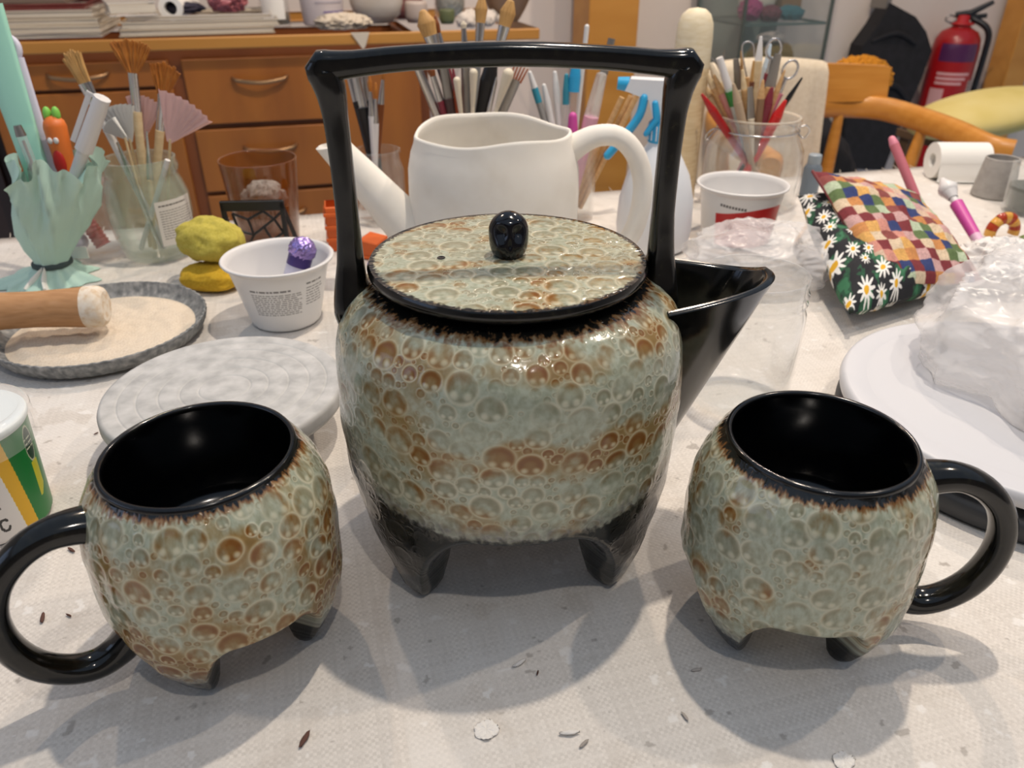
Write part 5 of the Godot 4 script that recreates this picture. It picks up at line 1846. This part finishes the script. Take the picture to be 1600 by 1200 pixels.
# ---------------------------------------------------------------- beyond the table
func book(label: String, a0: float, a1: float, b0: float, b1: float, y: float, h: float, cover: String, turn := 0.0, pages := "d8ccb8") -> void:
	var w := a1 - a0
	var d := b1 - b0
	var o := thing("book", label, "book", rm((a0 + a1) / 2, y, (b0 + b1) / 2), ROOM_TURN + turn, "books and magazines on the worktop")
	var cm := mat(cover, 0.5)
	part(o, "cover", box(Vector3(w, minf(0.003, h * 0.2), d), 0.0008, Vector3(0, minf(0.0015, h * 0.1), 0)), cm)
	part(o, "cover", box(Vector3(w, minf(0.003, h * 0.2), d), 0.0008, Vector3(0, h - minf(0.0015, h * 0.1), 0)), cm)
	part(o, "pages", box(Vector3(w - 0.006, h * 0.62, d - 0.008), 0.0006, Vector3(0, h * 0.5, 0)), mottled(240, 0.02, ["%s" % pages, "%s" % pages, "b9aa94"], Vector3(1, 160, 1), 0.85))

func background() -> void:
	# drawer cabinet
	var o := thing("drawer_cabinet", "orange wooden drawer cabinet behind the table", "cabinet", rm(-0.18, -0.75, 2.275), ROOM_TURN)
	part(o, "carcass", box(Vector3(0.96, 0.86, 0.46), 0.004, Vector3(0, 0.465, 0)), M.orange_dark)
	part(o, "plinth", box(Vector3(0.92, 0.05, 0.42), 0.003, Vector3(0, 0.02, 0)), M.orange_dark)
	var zf := 0.235
	var fronts := [["door", -0.285, 0.385, 0.45, 0.72], ["drawer", 0.105, 0.338, 0.800, 0.146], ["drawer", 0.105, 0.338, 0.640, 0.150], ["drawer", 0.105, 0.338, 0.475, 0.160], ["drawer", 0.105, 0.338, 0.300, 0.170], ["side_panel", 0.385, 0.200, 0.455, 0.83]]
	for q in fronts:
		var m := part(o, q[0], box(Vector3(q[2], q[4], 0.018), 0.003, Vector3(q[1], q[3], zf)), M.orange_wood)
		if q[0] == "side_panel":
			continue
		var hy: float = q[3] + q[4] * 0.20
		if q[0] == "door":
			hy = 0.855 - 0.005
			part(o, "drawer", box(Vector3(0.385, 0.055, 0.018), 0.003, Vector3(-0.285, 0.845, zf)), M.orange_wood)
		var b := MB.new()
		b.tube(smooth_path([Vector3(q[1] - 0.062, hy, zf + 0.008), Vector3(q[1] - 0.050, hy - 0.004, zf + 0.024), Vector3(q[1], hy - 0.009, zf + 0.032), Vector3(q[1] + 0.050, hy - 0.004, zf + 0.024), Vector3(q[1] + 0.062, hy, zf + 0.008)], 4), [0.0048], 10, 1.0, 1)
		part(m, "handle", b, M.brass, "bowed metal handle")
	o = thing("worktop", "orange wooden worktop carrying books jars and bowls", "worktop", rm(-0.08, 0.16, 2.33), ROOM_TURN)
	part(o, "board", box(Vector3(1.37, 0.026, 0.68), 0.004), M.top_wood)
	part(o, "right_support", box(Vector3(0.03, 0.895, 0.55), 0.003, Vector3(0.40, -0.4625, -0.02)), M.orange_dark)
	var wy := 0.1735
	# books
	book("thin grey magazine lowest in left stack", -0.70, -0.40, 2.04, 2.30, wy, 0.010, "b7aca0", 1.0)
	book("cream magazine second from bottom of left stack", -0.72, -0.395, 2.04, 2.30, wy + 0.0105, 0.014, "cbbca4", -1.0)
	book("pale cream book in the middle of left stack", -0.71, -0.40, 2.045, 2.30, wy + 0.025, 0.013, "c4b59c", 0.5)
	book("thick beige book in the left stack", -0.72, -0.405, 2.05, 2.32, wy + 0.0385, 0.016, "a99a86", -0.5)
	book("book with dark red cover in left stack", -0.74, -0.425, 2.06, 2.32, wy + 0.055, 0.012, "6e1c18", 1.0, "6e2620")
	book("brown grey book near the top of left stack", -0.74, -0.455, 2.07, 2.32, wy + 0.0675, 0.015, "6b5648", -1.5, "7d695a")
	book("tan book on top of the left stack", -0.76, -0.46, 2.09, 2.34, wy + 0.083, 0.03, "a06a2e", 0.0, "a87a48")
	book("wide cream book lowest in right stack", -0.365, -0.03, 2.03, 2.27, wy, 0.015, "b8a78c", 2.0)
	book("wide pale book upper in right stack", -0.36, -0.02, 2.035, 2.27, wy + 0.0155, 0.014, "c6bba8", 3.0)
	book("white soft cover book on top of right stack", -0.345, -0.03, 2.05, 2.27, wy + 0.030, 0.010, "d0c8be", 1.0)
	book("slanted white box file resting between two stacks", -0.385, -0.285, 2.02, 2.15, wy + 0.0425, 0.028, "cfc6ba", 14.0)
	book("thin olive book behind the box file", -0.40, -0.12, 2.17, 2.36, wy + 0.0705, 0.016, "6e6238", 0.0, "8a7c4c")
	book("large white pad on top behind the roll", -0.46, -0.10, 2.18, 2.42, wy + 0.087, 0.014, "d6d2cc", 0.0)
	# roll and pink bag on the right stack
	var b := MB.new()
	b.xf = Transform3D(Basis(Vector3.RIGHT, PI / 2), Vector3.ZERO)
	b.lathe([P(0.014, -0.10), P(0.014, -0.10), P(0.026, -0.10), P(0.026, -0.10), P(0.026, 0.10), P(0.026, 0.10), P(0.014, 0.10), P(0.014, 0.10), P(0.014, -0.10)], 32)
	solo("paper_tube", "white rolled paper tube lying on the books", "paper roll", b, M.white_rough, Vector3(-0.7872, 0.2276, -2.025), ROOM_TURN - 6.0)
	solo("pink_bag", "translucent pink plastic bag on the right book stack", "bag", crumpled(Vector3(0.042, 0.036, 0.042), Vector3(0, 0.034, 0), 251, 1.8, 0.18, 0.0, 64, 36), mat("b8686c", 0.3), rm(-0.125, wy + 0.0415, 2.115), ROOM_TURN)
	solo("dark_cloth", "dark navy cloth under the paper tube", "cloth", crumpled(Vector3(0.045, 0.012, 0.035), Vector3(0, 0.010, 0), 254, 1.4, 0.16, 0.0, 48, 24, false), mat("2a2634", 0.9), rm(-0.222, wy + 0.0415, 2.105), ROOM_TURN)
	# jars and bowls
	o = thing("spice_jar", "glass jar with plain white label on the worktop", "jar", rm(-0.022, wy, 2.20), ROOM_TURN)
	part(o, "jar_wall", lathed([P(0.0, 0.002), P(0.034, 0.0), P(0.037, 0.004), P(0.037, 0.085), P(0.030, 0.098), P(0.030, 0.105), P(0.028, 0.104), P(0.034, 0.084), P(0.034, 0.006), P(0.0, 0.005)], 32), M.glass)
	part(o, "contents", lathed([P(0.0, 0.006), P(0.0, 0.006), P(0.033, 0.006), P(0.033, 0.03), P(0.033, 0.03), P(0.0, 0.03)], 32), mat("7a5f38", 0.8))
	part(o, "paper_label", sector(0.0376, 0.018, 0.072, -52.0, 40.0), M.paper, "square white paper label")
	part(o, "lid", lathed([P(0.031, 0.098), P(0.032, 0.1), P(0.032, 0.116), P(0.030, 0.118), P(0.0, 0.118)], 32), M.steel)
	o = thing("white_tub", "white printed plastic tub beside the labelled worktop jar", "tub", rm(0.095, wy, 2.22), ROOM_TURN)
	part(o, "tub_wall", lathed([P(0.0, 0.0), P(0.0, 0.0), P(0.048, 0.0), P(0.050, 0.003), P(0.056, 0.085), P(0.058, 0.087), P(0.058, 0.092), P(0.054, 0.092), P(0.047, 0.006), P(0.0, 0.005)], 40), mat("cdc3c4", 0.45))
	part(o, "print_band", sector(0.0535, 0.030, 0.034, 0.0, 70.0), mat("7a6c9c", 0.5))
	part(o, "print_band", sector(0.0550, 0.052, 0.055, -20.0, 60.0), mat("a8a2ac", 0.5))
	solo("plastic_rag", "cream crumpled rag hanging over the worktop edge", "rag", crumpled(Vector3(0.060, 0.018, 0.05), Vector3(0, 0.014, 0), 257, 1.5, 0.2, 0.0, 56, 28), mat("c8baa6", 0.85), rm(0.135, wy, 2.10), ROOM_TURN)
	b = MB.new()
	b.prism(PackedVector2Array([Vector2(-0.022, 0.0), Vector2(0.022, 0.0), Vector2(0.010, -0.030), Vector2(0.004, -0.038)]), 0.003, 0.0008)
	solo("hanging_corner", "cream rag corner hanging down below the worktop edge", "rag", b, mat("c8baa6", 0.85), rm(0.165, wy + 0.001, 1.985), ROOM_TURN)
	o = thing("white_bowl", "white ceramic bowl in the middle of the worktop", "bowl", rm(0.235, wy, 2.24), ROOM_TURN)
	part(o, "bowl_wall", lathed([P(0.0, 0.0), P(0.0, 0.0), P(0.036, 0.0), P(0.040, 0.004), P(0.058, 0.018), P(0.068, 0.045), P(0.071, 0.080), P(0.0695, 0.082), P(0.067, 0.080), P(0.063, 0.045), P(0.05, 0.014), P(0.0, 0.008)], 48), mottled(260, 0.01, ["c2b7a8", "cfc6ba", "d6cec4"], Vector3(5, 5, 5), 0.4))
	o = thing("brown_bowl", "bowl with white rim and brown outside at the worktop end", "bowl", rm(0.575, wy, 2.20), ROOM_TURN)
	part(o, "bowl_wall", lathed([P(0.0, 0.0), P(0.0, 0.0), P(0.030, 0.0), P(0.034, 0.004), P(0.050, 0.030), P(0.066, 0.062)], 48), mat("8d6f56", 0.4))
	part(o, "bowl_inside", lathed([P(0.066, 0.062), P(0.071, 0.068), P(0.0705, 0.071), P(0.068, 0.070), P(0.060, 0.056), P(0.045, 0.028), P(0.030, 0.010), P(0.0, 0.008)], 48), mat("d8d2c8", 0.35), "white glazed rim and inside")
	o = thing("screw_jar", "tall clear jar of grey bits behind the brushes", "jar", rm(0.435, wy, 2.27), ROOM_TURN)
	part(o, "jar_wall", lathed([P(0.0, 0.002), P(0.040, 0.0), P(0.043, 0.004), P(0.043, 0.11), P(0.041, 0.112), P(0.039, 0.11), P(0.039, 0.006), P(0.0, 0.005)], 32), M.glass)
	part(o, "grey_filling", crumpled(Vector3(0.036, 0.036, 0.036), Vector3(0, 0.044, 0), 263, 2.4, 0.12, 0.008, 40, 24), mat("8a8478", 0.8))
	for q in [["small pale pot between bowl and tall jar", 0.335, 2.22, 0.030, 0.05, "b9a89c", "small_pot"], ["low green glass pot beside the pale crumbs", 0.405, 2.16, 0.020, 0.034, "5e6440", "green_pot"], ["dusty rose jar behind the white bowl", 0.330, 2.36, 0.045, 0.09, "8d5a56", "rose_jar"]]:
		o = thing(q[6], q[0], "pot", rm(q[1], wy, q[2]), ROOM_TURN)
		part(o, "pot_wall", lathed([P(0.0, 0.0), P(0.0, 0.0), P(q[3] * 0.8, 0.0), P(q[3], q[4] * 0.3), P(q[3], q[4] * 0.85), P(q[3] * 0.9, q[4]), P(q[3] * 0.8, q[4] * 0.95), P(q[3] * 0.85, q[4] * 0.3), P(0.0, q[4] * 0.1)], 28), mat(q[5], 0.5))
	for k in 7:
		solo("plaster_lump", ["white plaster lump beside green pot", "round plaster lump in front of tall jar", "small plaster lump by the tall jar foot", "plaster lump left of the brown bowl", "tall plaster lump behind the yellow brush", "flat plaster lump near the worktop edge", "broken plaster lump between lumps and bowl"][k], "plaster", crumpled(Vector3(0.020, 0.016, 0.018) * rng.randf_range(0.8, 1.2), Vector3(0, 0.014, 0), 270 + k, 1.6, 0.2, 0.0, 24, 14), mat("cdc2b6", 0.9), rm(0.435 + 0.016 * k + 0.006 * (k % 2), wy, 2.06 + 0.05 * (k % 3)), 40.0 * k, "plaster lumps on the worktop")

	o = thing("dark_cupboard", "dark brown wooden cupboard left of the drawer cabinet", "cupboard", rm(-0.98, -0.75, 2.36), ROOM_TURN)
	part(o, "cupboard_body", box(Vector3(0.58, 0.88, 0.44), 0.006, Vector3(0, 0.44, 0)), mat("2c1d15", 0.6))
	part(o, "cupboard_door", box(Vector3(0.54, 0.82, 0.018), 0.004, Vector3(0, 0.44, 0.228)), mat("33221a", 0.55))
	# wooden post, door frame
	structure("trim_1", box(Vector3(0.165, 2.48, 0.15), 0.004), M.top_wood, rm(0.985, 0.49, 2.53), ROOM_TURN)
	structure("trim_2", box(Vector3(0.10, 2.48, 0.10), 0.006), M.top_wood, rm(2.70, 0.49, 2.60), ROOM_TURN)
	var dr := structure("door_1", box(Vector3(0.60, 2.1, 0.04), 0.004), mat("b9b4ae", 0.6), rm(3.06, 0.31, 2.62), ROOM_TURN)
	part(dr, "door_panel", box(Vector3(0.44, 0.8, 0.012), 0.004, Vector3(0, 0.4, 0.024)), mat("a9a59f", 0.5))

	# display case with odds and ends
	o = thing("display_case", "grey green glass display case on a pale stand", "display case", rm(1.50, -0.75, 2.46), ROOM_TURN)
	part(o, "stand", box(Vector3(0.34, 0.72, 0.34), 0.004, Vector3(0, 0.36, 0)), mat("8d7a60", 0.6))
	var gm := glass("6f8480", 0.10)
	part(o, "back_pane", box(Vector3(0.30, 0.70, 0.006), 0.001, Vector3(0, 1.08, -0.147)), mat("71807c", 0.3))
	part(o, "front_pane", box(Vector3(0.30, 0.70, 0.004), 0.001, Vector3(0, 1.08, 0.147)), gm)
	for s in [-1, 1]:
		part(o, "side_pane", box(Vector3(0.004, 0.70, 0.29), 0.001, Vector3(s * 0.148, 1.08, 0)), gm)
		for z in [-1, 1]:
			part(o, "corner_post", box(Vector3(0.010, 0.72, 0.010), 0.002, Vector3(s * 0.150, 1.08, z * 0.150)), mat("49524e", 0.4))
	part(o, "glass_shelf", box(Vector3(0.292, 0.008, 0.286), 0.001, Vector3(0, 0.885, 0)), mat("4d6462", 0.3))
	var flow := rm(1.50, -0.75, 2.46)
	solo("magenta_flower", "magenta cloth flower on the display case shelf", "flower", crumpled(Vector3(0.034, 0.030, 0.030), Vector3(0, 0.03, 0), 281, 2.6, 0.2, 0.0, 40, 24), mat("8a2860", 0.7), rm(1.42, 0.140, 2.40))
	solo("maroon_flower", "dark maroon cloth flower beside the magenta one", "flower", crumpled(Vector3(0.030, 0.022, 0.028), Vector3(0, 0.02, 0), 282, 2.6, 0.2, 0.0, 40, 24), mat("5c1c30", 0.7), rm(1.475, 0.140, 2.37))
	solo("white_vase", "pale rounded vase on the display case shelf", "vase", lathed([P(0.0, 0.0), P(0.0, 0.0), P(0.03, 0.0), P(0.055, 0.03), P(0.062, 0.06), P(0.05, 0.10), P(0.03, 0.13), P(0.028, 0.14), P(0.0, 0.135)], 32), mat("c8c6b8", 0.4), rm(1.50, 0.140, 2.50))
	solo("teal_cloth", "folded teal cloth on the display case shelf", "cloth", crumpled(Vector3(0.040, 0.024, 0.03), Vector3(0, 0.02, 0), 284, 1.3, 0.18, 0.0, 40, 20, false), mat("1f5a66", 0.8), rm(1.555, 0.140, 2.38))
	var dbx := thing("brown_box", "brown cardboard box in the display case corner", "box", rm(1.60, 0.140, 2.50), ROOM_TURN)
	part(dbx, "carton", box(Vector3(0.07, 0.16, 0.10), 0.003, Vector3(0, 0.08, 0)), mat("7a5c3a", 0.8))
	part(dbx, "flap", box(Vector3(0.072, 0.003, 0.05), 0.001, Vector3(0, 0.1605, 0.02)), mat("8a6a46", 0.8))
	solo("wood_block", "rough brown wood block under the display case shelf", "wood", crumpled(Vector3(0.08, 0.05, 0.06), Vector3(0, 0.045, 0), 286, 0.9, 0.14, 0.0, 40, 24, false), mat("6e5636", 0.8), rm(1.555, -0.019, 2.47), 20.0)
	solo("white_shell", "white shell lying on the rough wood block", "shell", crumpled(Vector3(0.05, 0.016, 0.03), Vector3(0, 0.012, 0), 287, 1.8, 0.15, 0.0, 40, 20), mat("cfc8c0", 0.4), rm(1.535, 0.072, 2.44), 30.0)

	# chair with arms, cloth over its back
	o = thing("arm_chair", "varnished wooden armchair behind the table", "chair", rm(1.17, -0.75, 1.55), ROOM_TURN)
	var org := rm(1.17, -0.75, 1.55)
	var inv := o.transform.affine_inverse()
	for side in [1, -1]:
		b = MB.new()
		var pts := []
		for q in [Vector3(0.7469, 0.0038, -1.996), Vector3(0.8519, -0.0003, -2.019), Vector3(0.9181, -0.0003, -1.985), Vector3(0.9677, -0.0082, -1.916), Vector3(1.006, -0.0171, -1.802), Vector3(1.032, -0.0298, -1.695), Vector3(1.066, -0.0331, -1.663)]:
			var l: Vector3 = inv * q
			l.x *= side
			pts.append(l)
		b.tube(smooth_path(pts, 4), smooth_list([0.026, 0.027, 0.027, 0.027, 0.027, 0.028, 0.028], 4), 16, 0.72, 1, 3.0, Vector3(0, 1, 0))
		part(o, "arm_rail", b, M.chair_wood)
		for q in [Vector3(0.8228, -0.0127, -2.011), Vector3(0.9794, -0.0146, -1.888), Vector3(1.022, -0.0271, -1.744)]:
			var l: Vector3 = inv * q
			l.x *= side
			b = MB.new()
			var lo := Vector3(l.x * 0.86, 0.45, l.z * 0.9)
			b.tube([lo, lo.lerp(l, 0.4), lo.lerp(l, 0.75), l], [0.010, 0.017, 0.015, 0.011], 12, 1.0, 1)
			part(o, "spindle", b, M.chair_wood)
		for z in [-0.14, 0.17]:
			b = MB.new()
			b.tube([Vector3(side * 0.24, 0.0, z * 1.15), Vector3(side * 0.21, 0.22, z * 1.05), Vector3(side * 0.18, 0.43, z)], [0.014, 0.022, 0.018], 12, 1.0, 1)
			part(o, "leg", b, M.chair_wood)
	b = MB.new()
	var back := []
	for i in 5:
		var row := PackedVector3Array()
		for j in 21:
			var t := -1.0 + 2.0 * j / 20.0
			row.append(Vector3(t * 0.245, 0.765 + 0.088 * i / 4.0 - 0.010 * t * t * i / 4.0, -0.185 + 0.03 * t * t - 0.012 * i / 4.0 + 0.014))
		back.append(row)
	b.grid(back, false)
	var back2 := []
	for r in back:
		var q := PackedVector3Array()
		for j in 21:
			q.append(r[20 - j] + Vector3(0, 0, -0.024))
		back2.append(q)
	b.grid(back2, false)
	var cap := []
	var c0 := PackedVector3Array()
	var c1 := PackedVector3Array()
	for j in 21:
		c0.append(back[4][j])
		c1.append(back[4][j] + Vector3(0, 0, -0.024))
	b.grid([c0, c1], false)
	part(o, "crest_board", b, M.chair_wood)
	part(o, "seat", lathed([P(0.0, 0.430), P(0.0, 0.430), P(0.235, 0.430), P(0.245, 0.440), P(0.24, 0.452), P(0.0, 0.448)], 40), M.chair_wood)
	# cream cloth over the crest
	b = MB.new()
	var cloth := []
	var fz := noise(291, 3.0, 3)
	for p in [[-0.52, 0.075, 1.0], [-0.42, 0.070, 0.9], [-0.32, 0.062, 0.8], [-0.22, 0.052, 0.6], [-0.12, 0.040, 0.5], [-0.06, 0.034, 0.3], [-0.01, 0.030, 0.1], [0.010, 0.018, 0.0], [0.013, 0.0, 0.0], [0.010, -0.020, 0.0], [-0.03, -0.030, 0.2], [-0.2, -0.035, 0.6]]:
		var row := PackedVector3Array()
		for j in 33:
			var t := -1.0 + 2.0 * j / 32.0
			var w: float = 0.008 * p[2] * sin(t * 13.0 + p[0] * 6.0) + 0.01 * p[2] * fz.get_noise_2d(t, p[0] * 2.0)
			row.append(Vector3(t * (0.158 + 0.012 * p[2]), p[0] - 0.010 * t * t, p[1] + w + 0.020 * t * t))
		cloth.append(row)
	b.grid(cloth, false)
	var cl := solo("draped_cloth", "cream canvas cloth draped over the armchair back", "cloth", b, M.fabric_cream, rm(1.075, 0.108, 1.742), ROOM_TURN)
	# mustard scarf
	b = crumpled(Vector3(0.085, 0.050, 0.045), Vector3.ZERO, 293, 2.8, 0.17, -99.0, 96, 56)
	solo("knitted_scarf", "mustard yellow knitted scarf bundled on the armchair back", "scarf", b, mottled(294, 0.05, ["a86a10", "c07e18", "cf9026"], Vector3(14, 14, 14), 0.95, 0.05), rm(1.40, 0.050, 1.80), ROOM_TURN)
	# black bag below
	o = thing("black_bag", "large black bag with tiny pink patch behind armchair", "bag", rm(1.40, -0.75, 2.08), ROOM_TURN)
	part(o, "bag_body", crumpled(Vector3(0.30, 0.36, 0.15), Vector3(0, 0.34, 0), 297, 0.9, 0.07, 0.0, 64, 40, false), M.black_cloth)
	part(o, "patch", box(Vector3(0.034, 0.028, 0.003), 0.001, Vector3(-0.165, 0.50, 0.150)), mat("c49aa0", 0.6), "tiny pink patch")
	# black apron on the wall
	o = thing("black_jacket", "black cloth jacket hanging on the wall beside red extinguisher", "jacket", rm(2.13, 0.0, 2.58), ROOM_TURN)
	b = MB.new()
	var shape := PackedVector2Array([Vector2(-0.075, 0.170), Vector2(0.04, 0.125), Vector2(0.10, 0.075), Vector2(0.145, 0.010), Vector2(0.13, -0.09), Vector2(0.10, -0.20), Vector2(0.06, -0.42), Vector2(-0.13, -0.40), Vector2(-0.165, -0.20), Vector2(-0.155, 0.035), Vector2(-0.11, 0.10)])
	b.prism(shape, 0.07, 0.02)
	part(o, "jacket_body", b, M.black_cloth)
	b = MB.new()
	b.tube(smooth_path([Vector3(-0.12, 0.05, 0.035), Vector3(-0.03, 0.075, 0.045), Vector3(0.06, 0.04, 0.040)], 4), [0.008], 8, 0.6, 2)
	part(o, "fold", b, M.black_cloth)
	b = MB.new()
	b.tube(smooth_path([Vector3(-0.11, -0.14, 0.035), Vector3(0.0, -0.10, 0.048), Vector3(0.09, -0.16, 0.038)], 4), [0.010], 8, 0.6, 2)
	part(o, "fold", b, M.black_cloth)
	part(o, "wall_hook", box(Vector3(0.02, 0.05, 0.09), 0.004, Vector3(-0.075, 0.175, -0.02)), M.steel_dull)
	# fire extinguisher
	o = thing("fire_extinguisher", "red fire extinguisher with white print mounted on the wall", "extinguisher", rm(2.39, -0.42, 2.56), ROOM_TURN - 28.0)
	var im := Image.create(256, 256, false, Image.FORMAT_RGB8)
	im.fill(Color("971418"))
	im.fill_rect(Rect2i(92, 34, 70, 30), Color("4a2048"))
	for k in 3:
		im.fill_rect(Rect2i(96, 82 + k * 8, 60 - k * 6, 5), Color("c99a98"))
	im.fill_rect(Rect2i(90, 110, 26, 60), Color("c49492"))
	im.fill_rect(Rect2i(122, 134, 30, 14), Color("c49492"))
	im.fill_rect(Rect2i(160, 96, 26, 90), Color("a8948a"))
	text_lines(im, 92, 176, 62, 5, 6, 3, Color("d0a6a2"))
	text_lines(im, 162, 100, 22, 12, 7, 2, Color("6a4c48"))
	var em := mat("ffffff", 0.3)
	em.albedo_texture = tex(im)
	part(o, "cylinder", lathed([P(0.078, 0.006), P(0.080, 0.02), P(0.080, 0.43), P(0.076, 0.465), P(0.062, 0.490), P(0.035, 0.505)], 48), em)
	part(o, "base_ring", lathed([P(0.0, 0.0), P(0.0, 0.0), P(0.076, 0.0), P(0.078, 0.006)], 32), M.black_plastic)
	part(o, "neck", lathed([P(0.035, 0.503), P(0.030, 0.512), P(0.040, 0.514), P(0.040, 0.520), P(0.022, 0.524), P(0.020, 0.545), P(0.0, 0.548)], 24), M.red)
	b = MB.new()
	b.tube([Vector3(-0.03, 0.545, 0), Vector3(0.02, 0.552, 0), Vector3(0.085, 0.590, 0)], [0.010, 0.012, 0.008], 10, 0.7, 1)
	b.tube([Vector3(0.0, 0.535, 0), Vector3(0.075, 0.545, 0)], [0.010, 0.008], 10, 0.7, 1)
	part(o, "lever", b, M.black_plastic)
	b = MB.new()
	b.tube(smooth_path([Vector3(-0.02, 0.535, 0.0), Vector3(-0.05, 0.545, 0.01), Vector3(-0.062, 0.53, 0.01), Vector3(-0.04, 0.520, 0.01), Vector3(-0.02, 0.53, 0.0)], 4), [0.003], 8, 1.0, 1)
	part(o, "safety_pin", b, M.steel_dull)
	b = MB.new()
	b.tube(smooth_path([Vector3(0.03, 0.535, 0.0), Vector3(0.085, 0.50, 0.02), Vector3(0.097, 0.42, 0.02), Vector3(0.096, 0.15, 0.0)], 5), [0.011], 12, 1.0, 1)
	part(o, "hose", b, M.black_plastic)
	part(o, "wall_bracket", box(Vector3(0.05, 0.12, 0.02), 0.003, Vector3(0.035, 0.36, -0.082)), M.steel_dull)
	# yellow cushion and boxes on a side table
	o = thing("side_table", "low brown side table behind the armchair", "table", rm(2.03, -0.75, 1.80), ROOM_TURN)
	part(o, "table_top", box(Vector3(0.60, 0.025, 0.40), 0.004, Vector3(0, 0.612, 0)), mat("5e4834", 0.6))
	for sx in [-1, 1]:
		for sz in [-1, 1]:
			part(o, "leg", box(Vector3(0.04, 0.60, 0.04), 0.003, Vector3(sx * 0.27, 0.30, sz * 0.17)), mat("5e4834", 0.6))
	b = MB.new()
	b.xf = Transform3D(Basis(Vector3(0, 0, 1), 0.13), Vector3.ZERO)
	b.ball(Vector3(0.24, 0.052, 0.13), 48, 20)
	solo("yellow_cushion", "pale yellow oval foam cushion behind the armchair arm", "cushion", b, mottled(301, 0.01, ["c4b060", "cfbc74", "d6c688"], Vector3(2, 2, 2), 0.85), rm(1.82, -0.048, 1.78), ROOM_TURN + 4.0)
	o = thing("green_box", "pale green plastic box under the yellow cushion", "box", rm(2.02, -0.1245, 1.64), ROOM_TURN + 10.0)
	part(o, "box_body", box(Vector3(0.20, 0.05, 0.06), 0.008, Vector3(0, 0.025, 0)), mat("7fae96", 0.5))
	part(o, "box_lid", box(Vector3(0.206, 0.010, 0.066), 0.003, Vector3(0, 0.055, 0)), mat("9cc8b4", 0.5))
